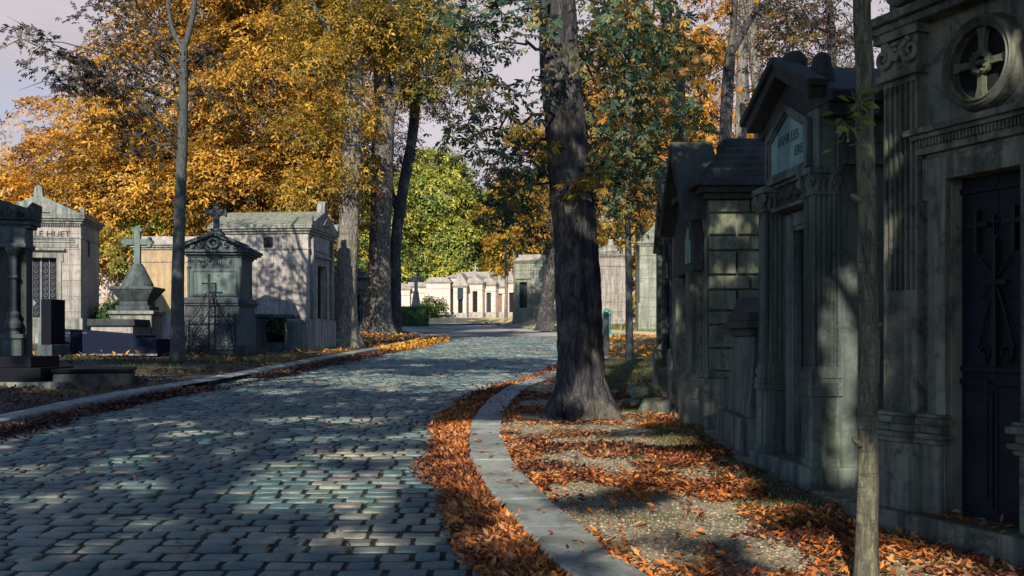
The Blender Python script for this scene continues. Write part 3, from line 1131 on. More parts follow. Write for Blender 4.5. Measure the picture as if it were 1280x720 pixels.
def spiral(cx, cz, r0, turns=1.6, sgn=1, a0=0., n=26, y=0., k=.86):
    pts = []
    for i in range(n + 1):
        t = i / n
        r = r0 * (1 - k * t)
        a = a0 + sgn * turns * 2 * PI * t
        pts.append((cx + r * math.cos(a), y, cz + r * math.sin(a)))
    return pts


def wall_with_door(mb, w, d, h, dx0, dx1, dz, rec=.3, z0=-.6, dz0=0.0):
    mb.box(0, w, rec, d, z0, h)
    mb.box(0, dx0, 0, rec, z0, h)
    mb.box(dx1, w, 0, rec, z0, h)
    mb.box(dx0, dx1, 0, rec, dz, h)
    if dz0 > z0: mb.box(dx0, dx1, 0, rec, z0, dz0)


def frame_strips(mb, dx0, dx1, dz, t=.14, y0=-.03, y1=.0, ear=.0, z0=0.0):
    mb.box(dx0 - t, dx0, y0, y1, z0, dz + t)
    mb.box(dx1, dx1 + t, y0, y1, z0, dz + t)
    mb.box(dx0, dx1, y0, y1, dz, dz + t)
    if ear:
        mb.box(dx0 - t - ear, dx0 - t, y0, y1, dz - .12, dz + t)
        mb.box(dx1 + t, dx1 + t + ear, y0, y1, dz - .12, dz + t)


def cornice(mb, w, d, z, steps=((.05, .08), (.11, .07), (.16, .07)), front=True):
    for o, hh in steps:
        mb.box(-o, w + o, -o, d + o, z, z + hh)
        z += hh
    return z


def gable(mb, w, d, z, h, o=.16, oy=.16):
    """solid pitched roof, ridge along y"""
    mb.prism_y([(-o, z), (w + o, z), (w + o, z + .05), (w / 2, z + h), (-o, z + .05)], -oy, d + oy)


def text(body, size, parent, mat, loc, rot=(R(90), 0, 0), ext=.004, align='CENTER', name='inscription', sx=1.0):
    c = bpy.data.curves.new(name, 'FONT')
    c.body = body
    c.size = size
    c.extrude = ext
    c.align_x = align
    c.align_y = 'CENTER'
    c.materials.append(mat)
    tmp = bpy.data.objects.new('lettering', c)
    COL.objects.link(tmp)
    dg = bpy.context.evaluated_depsgraph_get()
    me = bpy.data.meshes.new_from_object(tmp.evaluated_get(dg))
    bpy.data.objects.remove(tmp)
    if not me.materials: me.materials.append(mat)
    o = bpy.data.objects.new(name, me)
    COL.objects.link(o)
    o.parent = parent
    o.location = loc
    o.rotation_euler = rot
    o.scale = (sx, 1, 1)
    return o


def cross_mesh(mb, cx, cy, z0, h, w, t=.12, dep=.1, trefoil=0.0):
    zc = z0 + h * .66
    mb.box(cx - t / 2, cx + t / 2, cy - dep / 2, cy + dep / 2, z0, z0 + h)
    mb.box(cx - w / 2, cx - t / 2, cy - dep / 2 + .004, cy + dep / 2 - .004, zc - t / 2, zc + t / 2)
    mb.box(cx + t / 2, cx + w / 2, cy - dep / 2 + .004, cy + dep / 2 - .004, zc - t / 2, zc + t / 2)
    if trefoil:
        r = trefoil
        for ex, ez, ux, uz in ((cx - w / 2, zc, -1, 0), (cx + w / 2, zc, 1, 0), (cx, z0 + h, 0, 1)):
            for px_, pz_ in ((ex + ux * r * .6, ez + uz * r * .6), (ex - abs(uz) * r, ez - abs(ux) * r), (ex + abs(uz) * r, ez + abs(ux) * r)):
                pts = [(px_ + r * .72 * math.cos(q * PI / 6), pz_ + r * .72 * math.sin(q * PI / 6)) for q in range(12)]
                mb.prism_y(pts, cy - dep / 2 + .008, cy + dep / 2 - .008)


# ---- nearest tomb on the right: fluted pilasters, wheel window, crossed iron door
zb = .30
T = thing('mausoleum', 'dark mausoleum at right edge with a round wheel window over its black iron door', 'mausoleum', (2.44, 6.94, zb), R(-68.58), 'dark tombs along the right verge')
D_ = -zb
CX = .73
MB().box(-.34, 1.82, 0, .5, -.1, .482).box(-.26, 1.72, .5, 2.9, -.1, .48).obj('step', M['dark'], T, .018, dz=D_)
mb = MB()
mb.box(-.12, 1.58, .5, 2.5, .45, 4.3)
mb.box(-.12, .44, .2, .5, .45, 4.3)
mb.box(1.02, 1.58, .2, .5, .45, 4.3)
mb.box(.44, 1.02, .2, .5, 2.62, 4.3)
mb.obj('wall', M['dark'], T, .008, dz=D_)
for sx in (0, 1):
    mx = lambda a, b: (a, b) if sx == 0 else (2 * CX - b, 2 * CX - a)
    ped, pil, cap = MB(), MB(), MB()
    a, b = mx(-.13, .25)
    ped.box(a, b, .07, .197, .48, .93)
    a, b = mx(.25, .43)
    ped.box(a, b, .13, .197, .48, .93)
    for k, (o, z0, z1) in enumerate(((.025, .93, .965), (.05, .965, 1.0), (.015, 1.0, 1.055), (.055, 1.055, 1.1), (.03, 1.1, 1.125))):
        a, b = mx(-.13 - o, .25 + o * .0)
        ped.box(a, b, .07 - o, .195, z0, z1)
        a, b = mx(.25, .43 + o)
        ped.box(a, b, .13 - o, .195, z0, z1)
    ped.obj('pedestal', M['dark'], T, .01, dz=D_)
    a, b = mx(-.09, .22)
    pil.box(a, b, .13, .199, 1.125, 1.93)
    fluted(pil, a, b, .13, .199, 1.93, 3.3, 6, .034)
    pil.box(a + .003, b - .003, .128, .199, 3.3, 3.34)
    pil.obj('pilaster', M['dark'], T, dz=D_)
    cap.box(a - .035, b + .035, .09, .2, 3.34, 3.385)
    cap.box(a - .02, b + .02, .12, .2, 3.385, 3.6)
    cap.box(a - .05, b + .05, .08, .2, 3.6, 3.66)
    cm = (a + b) / 2
    for sg in (-1, 1):
        cap.tube(spiral(cm + sg * .125, 3.5, .085, 1.5, sg, PI / 2, 24, .1), [.024 * (1 - .5 * i / 24) for i in range(25)], 6)
        cap.tube([(cm + sg * .125, .1, 3.585), (cm + sg * .06, .095, 3.54), (cm, .095, 3.46)], [.024, .026, .02], 6)
    for q in range(6):
        aa = q * PI / 3
        cap.lathe([(.001, -.02), (.022, -.012), (.026, 0), (.022, .012), (.001, .02)], 0, 0, 8, Matrix.Translation((cm + .042 * math.cos(aa), .1, 3.53 + .042 * math.sin(aa))))
    cap.lathe([(.001, -.02), (.02, -.01), (.02, .01), (.001, .02)], 0, 0, 8, Matrix.Translation((cm, .095, 3.53)))
    cap.obj('capital', M['dark'], T, .006, dz=D_)
    sc = MB()
    sc.tube(spiral(cm, 3.96, .15, 1.7, 1 if sx else -1, PI / 2, 30, .12), [.04 * (1 - .5 * i / 30) for i in range(31)], 7)
    sc.obj('scroll', M['dark'], T, smooth=True, dz=D_)
mb = MB()
mb.box(-.2, 1.66, .06, .2, 3.66, 3.71)
mb.box(-.24, 1.70, .02, .2, 3.71, 3.77)
mb.box(.3, 1.16, .17, .198, 3.84, 4.2)
mb.obj('entablature', M['dark'], T, .01, dz=D_)
mb = MB().prism_y([(-.3, 4.3), (1.76, 4.3), (1.76, 4.42), (CX, 5.0), (-.3, 4.42)], .0, 2.6)
mb.obj('roof', M['dark'], T, .02, dz=D_)
# lintel cornice and dentils
mb = MB()
mb.box(.16, 1.30, .06, .2, 2.925, 2.965)
mb.box(.19, 1.27, .09, .2, 2.895, 2.925)
mb.box(.22, 1.24, .13, .2, 2.80, 2.895)
k = 0
x_ = .23
while x_ < 1.22:
    mb.box(x_, x_ + .015, .105, .13, 2.845, 2.893)
    x_ += .028
mb.obj('door_cornice', M['dark'], T, .004, dz=D_)
mb = MB()
frame_strips(mb, .44, 1.02, 2.62, .15, .15, .2, .05, .48)
mb.box(.26, 1.20, .165, .198, 2.77, 2.80)
fo = mb.obj('door_surround', M['dark'], T, .008, dz=D_)
# wheel window
oc = (CX, 3.285)
mb = MB().ring(oc[0], oc[1], [(.215, .19), (.215, .12), (.235, .1), (.245, .115), (.262, .095), (.28, .12), (.3, .2)], 56)
wf = mb.obj('window_frame', M['dark'], T, smooth=False, dz=D_)
mb = MB().prism_y([(oc[0] + .218 * math.cos(q * PI / 24), oc[1] + .218 * math.sin(q * PI / 24)) for q in range(48)], .192, .199)
mb.obj('pane', M['void'], wf, dz=D_)
mb = MB()
for q in range(4):
    Mx = Matrix.Translation((oc[0], .165, oc[1])) @ Matrix.Rotation(q * PI / 2 + .04, 4, 'Y')
    mb.frustum(.06, .225, -.02, .02, -.022, .06, .225, -.02, .02, .022, Mx)
    mb.prism_y([(.15, -.022), (.225, -.042), (.225, .042), (.15, .022)], -.022, .021, Mx)
mb.obj('spokes', M['dark_rust'], wf, .004, dz=D_)
mb = MB().ring(oc[0], oc[1], [(.04, .17), (.04, .14), (.06, .125), (.078, .14), (.078, .17)], 28)
for q in range(12):
    mb.lathe([(.001, -.012), (.011, -.006), (.011, .006), (.001, .012)], 0, 0, 6, Matrix.Translation((oc[0] + .06 * math.cos(q * PI / 6), .126, oc[1] + .06 * math.sin(q * PI / 6))))
mb.lathe([(.001, -.02), (.03, -.01), (.03, .01), (.001, .02)], 0, 0, 10, Matrix.Translation((oc[0], .15, oc[1])))
mb.obj('rosette', M['dark_rust'], wf, dz=D_)
# iron door
mb = MB()
for a, b in ((.44, .727), (.733, 1.02)):
    mb.box(a, b, .29, .32, .48, 2.62)
    mb.box(a + .03, b - .03, .275, .29, .56, 1.28)
    mb.box(a + .06, b - .06, .265, .275, .62, 1.22)
    for z0 in (1.32, 1.4, 2.52): mb.box(a, b, .27, .29, z0, z0 + .035)
dr = mb.obj('door', M['door_black'], T, .004, dz=D_)
mb = MB()
for cx_, z0, h_, w_ in ((.585, 2.14, .27, .18), (.875, 2.14, .27, .18), (CX, 1.44, .78, .17)):
    cross_mesh(mb, cx_, .265, z0, h_, w_, .03, .03)
cross_mesh(mb, CX, .262, 2.24, .13, .08, .012, .02)
for sg in (-1, 1):
    mb.tube(spiral(CX + sg * .075, 1.52, .06, 1.4, sg, -PI / 2, 22, .268), .009, 5)
    mb.tube([(CX + sg * .075, .268, 1.46), (CX + sg * .14, .268, 1.55), (CX + sg * .08, .268, 1.75), (CX + sg * .015, .268, 1.92)], .009, 5)
    for aa in (.5, 2.6 if False else -.5):
        mb.tube([(CX, .268, 1.98), (CX + sg * .12, .268, 1.98 + .13 * (1 if aa > 0 else -1))], .007, 5)
mb.obj('ironwork', M['iron'], dr, dz=D_)
MB().tube([(.69, .268, 1.34), (.69, .235, 1.34), (.69, .235, 1.25)], .012, 6).obj('handle', M['iron'], dr, dz=D_)

# ---- second tomb: little temple front with a green tablet in the gable
zb = .42
T = thing('mausoleum', 'narrow temple fronted tomb with green tablet in its gable and two fluted pillars', 'mausoleum', (2.235, 9.81, zb), R(-84.07), 'dark tombs along the right verge')
D_ = -zb
CX = .73
MB().box(0, 1.46, 0, .45, -.1, .57).box(.02, 1.44, .45, 2.4, -.1, .568).obj('step', M['green'], T, .02, dz=D_)
mb = MB()
mb.box(.06, 1.40, .5, 2.3, .5, 3.5)
mb.box(.06, .42, .27, .5, .5, 3.5)
mb.box(1.04, 1.40, .27, .5, .5, 3.5)
mb.box(.42, 1.04, .27, .5, 2.62, 3.5)
mb.box(.1, 1.36, .12, .27, 2.98, 3.5)
mb.box(1.4, 1.43, .3, 2.3, 3.2, 3.26)
mb.box(1.4, 1.42, .5, 2.3, .5, 1.2)
mb.box(1.4, 1.45, .3, 2.3, 3.02, 3.08)
mb.obj('wall', M['green'], T, .01, dz=D_)
for a, b in ((.05, .30), (1.16, 1.41)):
    mb = MB().box(a, b, .05, .3, .565, 1.14).box(a - .015, b + .015, .035, .3, .565, .63).box(a - .015, b + .015, .035, .3, 1.14, 1.2)
    mb.obj('pedestal', M['green'], T, .01, dz=D_)
    mb = MB()
    mb.box(a - .01, b + .01, .04, .3, 1.2, 1.25)
    mb.box(a + .005, b - .005, .055, .3, 1.25, 1.29)
    mb.box(a - .004, b + .004, .046, .3, 1.29, 1.34)
    mb.box(a + .012, b - .012, .062, .3, 1.34, 1.38)
    fluted(mb, a + .02, b - .02, .07, .3, 1.38, 2.78, 5, .018, (1, 5))
    mb.obj('pillar', M['green'], T, dz=D_)
    mb = MB()
    mb.box(a, b, .05, .3, 2.78, 2.81)
    mb.frustum(a + .03, b - .03, .08, .3, 2.81, a - .0, b + .0, .05, .3, 2.95)
    mb.box(a - .03, b + .03, .02, .3, 2.95, 3.0)
    for sx_, fy in ((a - .005, .04), (b + .005, .04)):
        mb.tube(spiral(sx_, 2.9, .05, 1.4, 1 if sx_ > (a + b) / 2 else -1, PI / 2, 20, fy), [.016] * 21, 6)
    Mr = Matrix.Translation((b + .02, 0, 0)) @ Matrix.Rotation(R(90), 4, 'Z')
    mb.tube([tuple(Mr @ Vector((p[0], 0, p[2]))) for p in spiral(.25, 2.9, .05, 1.4, 1, PI / 2, 20, 0)], .016, 6)
    for q in range(4):
        mb.tube([(a + .04 + q * .057, .07, 2.8), (a + .04 + q * .057, .05, 2.87), (a + .04 + q * .057, .03, 2.9)], [.02, .022, .008], 6)
        mb.tube([(b - .02, .09 + q * .057, 2.8), (b + .0, .09 + q * .057, 2.87), (b + .02, .09 + q * .057, 2.9)], [.02, .022, .008], 6)
    mb.obj('capital', M['green'], T, .005, dz=D_)
mb = MB()
frame_strips(mb, .42, 1.04, 2.62, .12, .235, .27, 0, .57)
frame_strips(mb, .46, 1.0, 2.58, .04, .25, .34, 0, .57)
mb.box(.3, 1.16, .1, .268, 2.76, 2.79)
mb.obj('door_surround', M['green'], T, .006, dz=D_)
mb = MB().box(.3, 1.16, .16, .268, 2.79, 2.98)
for q in range(9):
    mb.lathe([(.001, -.035), (.03, -.02), (.038, 0), (.03, .02), (.001, .035)], 0, 0, 8, Matrix.Translation((.42 + q * .077, .16, 2.885 + .02 * math.sin(q * 2))))
mb.obj('frieze', M['soot'], T, .004, dz=D_)
# tablet
tz = [(.28, 3.06), (1.18, 3.06), (1.18, 3.40), (CX, 3.60), (.28, 3.40)]
mb = MB()
for i in range(5):
    (xa, za), (xb, zb_) = tz[i], tz[(i + 1) % 5]
    v = Vector((xb - xa, 0, zb_ - za))
    L = v.length
    Mx = Matrix.Translation((xa, 0, za)) @ Matrix.Rotation(-math.atan2(v.z, v.x), 4, 'Y')
    mb.box(-.02, L + .02, .07, .118, -.055, .004, Mx)
    mb.box(-.01, L + .01, .085, .118, .004, .03, Mx)
mb.obj('tablet_frame', M['green'], T, .004, dz=D_)
mb = MB().prism_y(tz, .105, .119)
tb = mb.obj('tablet', M['tablet'], T, dz=D_)
text('FAMILLES', .12, tb, M['faint'], (CX, .102, 3.36 + D_), ext=.003)
text('ERE', .12, tb, M['faint'], (CX + .25, .102, 3.22 + D_), ext=.003)
# gable roof with deep cornice
mb = MB()
mb.prism_y([(-.12, 3.5), (1.58, 3.5), (1.58, 3.6), (CX, 4.0), (-.12, 3.6)], .12, 2.5)
for sg in (-1, 1):
    L = math.hypot(.87, .41)
    Mx = Matrix.Translation((CX, 0, 4.03)) @ Matrix.Rotation((R(25.2) if sg > 0 else PI - R(25.2)), 4, 'Y')
    if sg > 0:
        mb.box(-.02, L - .08, -.02, .118, -.12, -.02, Mx)
        mb.box(-.02, L - .04, -.06, .116, -.02, .04, Mx)
    else:
        mb.box(-.02, L - .08, -.02, .118, .02, .12, Mx)
        mb.box(-.02, L - .04, -.06, .116, -.04, .02, Mx)
mb.box(1.405, 1.54, .12, 2.5, 3.40, 3.498)
mb.box(1.54, 1.64, .12, 2.5, 3.5, 3.58)
mb.obj('roof', M['soot'], T, .012, dz=D_)
mb = MB()
mb.lathe([(.105, 3.9), (.115, 4.0), (.10, 4.05), (.07, 4.08), (.02, 4.1)], CX + .1, .12, 16)
mb.obj('finial', M['soot'], T, smooth=True, dz=D_)
mb = MB()
mb.lathe([(.11, 3.6), (.11, 3.78), (.08, 3.87), (.075, 3.93), (.04, 3.97), (.01, 3.98)], 1.24, .2, 14)
mb.obj('finial', M['soot'], T, smooth=True, dz=D_)
# blue iron door
mb = MB()
for a, b in ((.46, .727), (.733, 1.0)):
    mb.box(a, b, .4, .43, .57, 2.58)
    mb.box(a + .03, b - .03, .385, .4, .64, 1.2)
    for z0 in (1.24, 1.44): mb.box(a, b, .38, .4, z0, z0 + .04)
dr = mb.obj('door', M['door_blue'], T, .004, dz=D_)
mb = MB()
for a, b in ((.46, .727), (.733, 1.0)):
    c_ = (a + b) / 2
    for q in range(6):
        for sg in (-1, 1):
            mb.tube(spiral(c_ + sg * .05, 1.58 + q * .165, .045, 1.3, sg, -PI / 2, 14, .388), .008, 4)
    mb.box(c_ - .006, c_ + .006, .38, .398, 1.5, 2.55)
mb.obj('ironwork', M['iron_blue'], dr, dz=D_)
mb = MB().lathe([(.001, -.02), (.02, -.012), (.02, .012), (.001, .02)], 0, 0, 10, Matrix.Translation((.76, .37, 1.34)))
mb.obj('handle', M['iron'], dr, dz=D_)

# ---- upright grave stele between the second and third tombs
zb = .46
T = thing('stele', 'slanting dark gravestone with a framed green panel between two right hand tombs', 'gravestone', (2.33, 11.85, zb), R(-92.5))
D_ = 0
mb = MB().box(0, 1.6, 0, .75, -.15, .36)
mb.obj('plinth', M['green'], T, .02)
mb = MB().frustum(.1, 1.5, .1, .65, .36, .22, 1.38, .16, .62, 1.18)
mb.obj('body', M['green'], T, .012)
mb = MB()
mb.add([(.28, .108, .45), (1.32, .108, .45), (1.24, .158, 1.1), (.36, .158, 1.1), (.28, .14, .45), (1.32, .14, .45), (1.24, .18, 1.1), (.36, .18, 1.1)],
       [(0, 1, 2, 3), (7, 6, 5, 4), (0, 4, 5, 1), (1, 5, 6, 2), (2, 6, 7, 3), (3, 7, 4, 0)])
mb.obj('panel', M['tablet'], T)
mb = MB().box(.16, 1.44, .12, .66, 1.18, 1.26).box(.1, 1.5, .06, .7, 1.26, 1.33)
mb.prism_y([(.14, 1.33), (1.46, 1.33), (1.46, 1.42), (1.1, 1.47), (.8, 1.6), (.5, 1.47), (.14, 1.42)], .1, .64)
mb.obj('cap', M['soot'], T, .015)

# ---- third tomb: rusticated flank, small gabled porch, stepped roof
zb = .5
T = thing('mausoleum', 'rusticated block tomb with a stepped mossy stone roof behind the slanting gravestone', 'mausoleum', (2.39, 14.8, zb), R(-91), 'dark tombs along the right verge')
D_ = -zb
W3 = 2.38
mb = MB().box(-.04, W3 + .06, -.06, 2.9, .2, 1.14).box(-.02, W3 + .03, -.03, 2.88, 1.14, 1.22)
mb.obj('plinth', M['dark'], T, .015, dz=D_)
mb = MB()
wall_with_door(mb, W3 - .05, 2.8, 3.28, .75, 1.6, 2.6, .35, 1.2, 1.2)
mb.obj('wall', M['dark'], T, dz=D_)
mb = MB()
zc = [1.225, 1.5, 1.78, 1.95, 2.2, 2.38, 2.67, 2.85, 3.12, 3.28]
for i in range(len(zc) - 1):
    y_ = .0
    off = (.0, .3)[i % 2]
    first = True
    while y_ < 2.8:
        L = (.5 if i % 2 == 0 else .62)
        if first: L = L * (.55 if i % 2 else 1)
        y2 = min(y_ + L, 2.8)
        mb.box(W3 - .049, W3 - .003 * (i % 3), y_ + .012, y2 - .012, zc[i] + .012, zc[i + 1] - .012)
        y_ = y2
        first = False
mb.obj('block_facing', M['dark_rust'], T, .012, dz=D_)
mb = MB()
z_ = cornice(mb, W3, 2.8, 3.282, ((.05, .07), (.12, .07), (.2, .1)))
mb.obj('cornice', M['soot'], T, .012, dz=D_)
mb = MB()
for k, o in enumerate((.1, -.12, -.34, -.56)):
    mb.box(-o, W3 + o, -.0 - o * .5, 2.9, z_ + k * .12, z_ + (k + 1) * .12 - .0005 * k)
mb.box(.9, 1.5, .35, .9, z_ + .47, z_ + .66)
mb.obj('roof', M['soot'], T, .02, dz=D_)
# porch
for a, b in ((.42, .75), (1.6, 1.93)):
    mb = MB()
    mb.box(a, b, -.16, .0, .3, 2.45)
    mb.box(a - .04, b + .04, -.24, -.0, .3, 1.1)
    mb.frustum(a - .04, b + .04, -.24, -.0, 1.1, a, b, -.18, -.0, 1.2)
    mb.obj('porch_pier', M['dark'], T, .012, dz=D_)
mb = MB().prism_y([(.3, 2.45), (2.05, 2.45), (2.05, 2.9), (1.175, 3.75), (.3, 2.9)], -.14, -.002)
mb.prism_y([(.1, 3.28), (.12, 3.05), (1.175, 3.98), (2.23, 3.05), (2.25, 3.28), (1.175, 4.2)], -.3, .25)
mb.obj('porch_gable', M['soot'], T, .012, dz=D_)
mb = MB().prism_y([(1.65, 2.55), (1.97, 2.55), (1.97, 2.82), (1.81, 3.0), (1.65, 2.82)], -.175, -.142)
mb.obj('plaque', M['tablet'], T, .01, dz=D_)
MB().box(.78, 1.57, .25, .29, 1.22, 2.6).obj('door', M['door_black'], T, dz=D_)

# ---- fourth tomb: gothic front with pointed gable
zb = .62
T = thing('mausoleum', 'dark gothic tomb with a pointed gable beyond the rusticated block tomb', 'mausoleum', (2.74, 18.32, zb), R(-92.1), 'dark tombs along the right verge')
D_ = -zb
W4 = 2.68
mb = MB().box(-.06, W4 + .06, -.06, 2.6, .2, 1.42).frustum(-.06, W4 + .06, -.06, 2.6, 1.42, 0, W4, 0, 2.5, 1.5)
mb.obj('plinth', M['dark'], T, .012, dz=D_)
mb = MB()
wall_with_door(mb, W4, 2.5, 3.7, .85, 1.83, 2.9, .4, 1.4, 1.4)
mb.obj('wall', M['dark'], T, .008, dz=D_)
for a, b in ((.0, .3), (2.38, W4)):
    mb = MB()
    mb.box(a, b, -.2, -.003, .3, 3.3)
    mb.frustum(a, b, -.2, -.003, 3.3, a + .08, b - .08, -.08, -.003, 3.75)
    mb.box(a - .05, b + .05, -.26, -.003, .3, 1.46)
    mb.obj('buttress', M['dark'], T, .012, dz=D_)
mb = MB().box(-.1, W4 + .1, .002, 2.6, 3.24, 3.32)
mb.box(-.1, W4 + .1, .002, 2.6, 3.7, 3.85)
mb.obj('string_course', M['dark'], T, .012, dz=D_)
mb = MB().prism_y([(-.16, 3.852), (W4 + .16, 3.852), (W4 + .1, 4.0), (W4 / 2, 4.32), (-.1, 4.0)], .25, 2.7)
mb.obj('roof', M['dark'], T, .03, dz=D_)
mb = MB()
arc = [(W4 / 2 + sg * 0, 0) for sg in (1,)]
for sg in (-1, 1):
    pts = [(W4 / 2 + sg * (.62 - .62 * (1 - math.cos(q * PI / 16)) * 1.0), -.12, 2.2 + 1.15 * math.sin(q * PI / 16)) for q in range(9)]
    mb.tube([(W4 / 2 + sg * .62, -.12, 1.4)] + pts, .07, 8)
mb.prism_y([(.2, 3.1), (.36, 3.1), (W4 / 2, 4.22), (W4 - .36, 3.1), (W4 - .2, 3.1), (W4 / 2, 4.5)], -.28, .24)
for q in range(6):
    f = q / 5.5
    for sg in (-1, 1):
        mb.lathe([(.02, -.08), (.08, -.03), (.07, .05), (.02, .09)], 0, 0, 7, Matrix.Translation((W4 / 2 + sg * (1.14 * (1 - f)), -.06, 3.16 + 1.3 * f)))
mb.obj('pointed_gable', M['soot'], T, .01, dz=D_)
MB().box(.87, 1.81, .3, .34, 1.42, 2.9).obj('door', M['door_black'], T, dz=D_)

# ------------------------------------------------------------------ generic mausoleum
def mausoleum(label, loc, rotz, w, d, h, mat, trim, roofmat, roof='gable', rh=.8, door=.9, doorh=2.1, doormat=None, cross=0, group=None, vent=False, plinth=.5,
              acroteria=True, frame=True, name='mausoleum', dpos=None, window=None):
    T = thing(name, label, 'mausoleum', loc, rotz, group)
    cx = w / 2 if dpos is None else dpos
    MB().box(-.07, w + .07, -.07, d + .07, -.8, plinth - .04).frustum(-.07, w + .07, -.07, d + .07, plinth - .04, -.01, w + .01, -.01, d + .01, plinth + .03).obj('plinth', trim, T, .015)
    mb = MB()
    z0 = plinth - .2
    if door: wall_with_door(mb, w, d, h, cx - door / 2, cx + door / 2, doorh, .28, z0, z0)
    else: mb.box(0, w, 0, d, z0, h)
    mb.obj('wall', mat, T, .01)
    mb = MB()
    zt = cornice(mb, w, d, h + .001)
    mb.box(-.03, w + .03, -.03, d + .03, h - .5, h - .44)
    mb.obj('cornice', trim, T, .012)
    mb = MB()
    if roof == 'gable':
        gable(mb, w, d, zt, rh, .15, .15)
    elif roof == 'hip':
        mb.frustum(-.12, w + .12, -.12, d + .12, zt, w * .28, w * .72, d * .22, d * .78, zt + rh)
    else:
        mb.box(.05, w - .05, .05, d - .05, zt, zt + rh * .5)
        mb.box(.2, w - .2, .2, d - .2, zt + rh * .5, zt + rh)
    rf = mb.obj('roof', roofmat, T, .015)
    if roof == 'gable':
        mb = MB().prism_y([(.12, zt + .07), (w - .12, zt + .07), (w / 2, zt + rh - .16)], -.155, -.152)
        mb.prism_y([(w * .36, zt + .12), (w * .64, zt + .12), (w * .5, zt + rh * .6)], -.2, -.156)
        mb.obj('pediment_carving', trim, T, .004)
        if acroteria:
            for xx in (-.14, w + .0):
                mb = MB().prism_y([(xx, zt + .03), (xx + .16, zt + .03), (xx + .15, zt + .25), (xx + .08, zt + .36), (xx + .01, zt + .25)], -.17, .02)
                mb.obj('acroterion', trim, T, .015)
            mb = MB().prism_y([(w / 2 - .15, zt + rh - .1), (w / 2 + .15, zt + rh - .1), (w / 2 + .12, zt + rh + .22), (w / 2, zt + rh + .32), (w / 2 - .12, zt + rh + .22)], -.16, .1)
            mb.obj('acroterion', trim, T, .015)
    if door:
        if frame:
            mb = MB()
            frame_strips(mb, cx - door / 2, cx + door / 2, doorh, .16, -.04, -.002, .05, plinth + .03)
            mb.box(cx - door / 2 - .28, cx + door / 2 + .28, -.12, -.002, doorh + .24, doorh + .32)
            mb.obj('door_frame', trim, T, .01)
        mb = MB().box(cx - door / 2, cx + door / 2, .18, .22, z0 + .0, doorh)
        mb.box(cx - .012, cx + .012, .165, .18, plinth, doorh)
        dr = mb.obj('door', doormat or M['door_black'], T)
    if vent:
        mb = MB().box(-.004, .05, d * .42, d * .42 + .32, h - .42 - .3, h - .42)
        mb.obj('vent', M['void'], T)
    if window:
        x0, x1, z0w, z1w = window
        MB().box(x0, x1, -.006, .05, z0w, z1w).obj('window', M['glass'], T)
    if cross:
        mb = MB().box(w / 2 - .16, w / 2 + .16, .0, .3, zt + rh - .12, zt + rh + .1)
        cross_mesh(mb, w / 2, .15, zt + rh + .1, cross, cross * .6, cross * .14, .1)
        mb.obj('cross', trim, T, .01)
    return T


GL = 'tombs beyond the left kerb'
# ---- large pale mausoleum on the left, door facing the road
loc = (-6.25, 31.9, zl(-6.25, 31.9))
T = mausoleum('large pale mausoleum with dappled side wall, square vent and a doorway facing the road', loc, R(83.5), 2.7, 3.0, 3.62, M['pale'], M['pale_top'], M['pale_top'],
              'gable', .62, 1.0, 2.7, M['void'], 0, GL, False, 1.0)
mb = MB().box(-.012, .02, 1.12, 1.42, 3.2, 3.52)
mb.obj('vent', M['void'], T)
for a in (.22, 2.28): MB().box(a, a + .2, -.10, -.003, 1.03, 3.58).obj('pilaster', M['pale_top'], T, .012)

# ---- mausoleum with the family name
c8, s8 = math.cos(R(8)), math.sin(R(8))
ox, oy = -14.37 - 2.62 * c8, 34.67 - 2.62 * s8
T = mausoleum('pale stone mausoleum with a family name over its latticed iron door', (ox, oy, zl(-14.4, 34.6)), R(8), 2.62, 2.4, 3.98, M['pale'], M['pale_top'], M['zinc'],
              'gable', .72, 1.08, 2.83, M['iron'], 0, GL, False, .82)
text('FAMILLE HUET', .27, T, M['letters'], (1.31, -.012, 3.62), ext=.006, sx=1.12)
mb = MB()
frame_strips(mb, .22, 2.4, 3.43, .035, -.03, -.003, 0, 3.38)
mb.box(.185, 2.435, -.03, -.003, 3.345, 3.38)
mb.box(.1, 2.52, -.02, -.002, 3.0 + .18, 3.3)
k = 0
for q in range(46): mb.box(.02 + q * .057, .045 + q * .057, -.07, -.0025, 3.88, 3.96)
mb.obj('inscription_panel', M['pale_top'], T, .004)
mb = MB().box(2.615, 2.626, .9, 1.1, 2.95, 3.45)
mb.obj('vent', M['void'], T)
mb = MB()
for a in (.79, 1.32):
    for q in range(9):
        for k in range(2):
            mb.tube(spiral(a + .13 + k * .25, 1.0 + q * .2, .085, 1.3, 1 if k else -1, PI / 2, 16, .155), .012, 4)
    for xx in (a, a + .25, a + .5): mb.box(xx, xx + .022, .14, .165, .8, 2.82)
    mb.prism_y([(a + .25, 1.18), (a + .38, 1.33), (a + .25, 1.48), (a + .12, 1.33)], .14, .15)
for o in T.children:
    if o.name.startswith('door') and 'frame' not in o.name:
        mb.obj('lattice', M['iron_blue'], o)

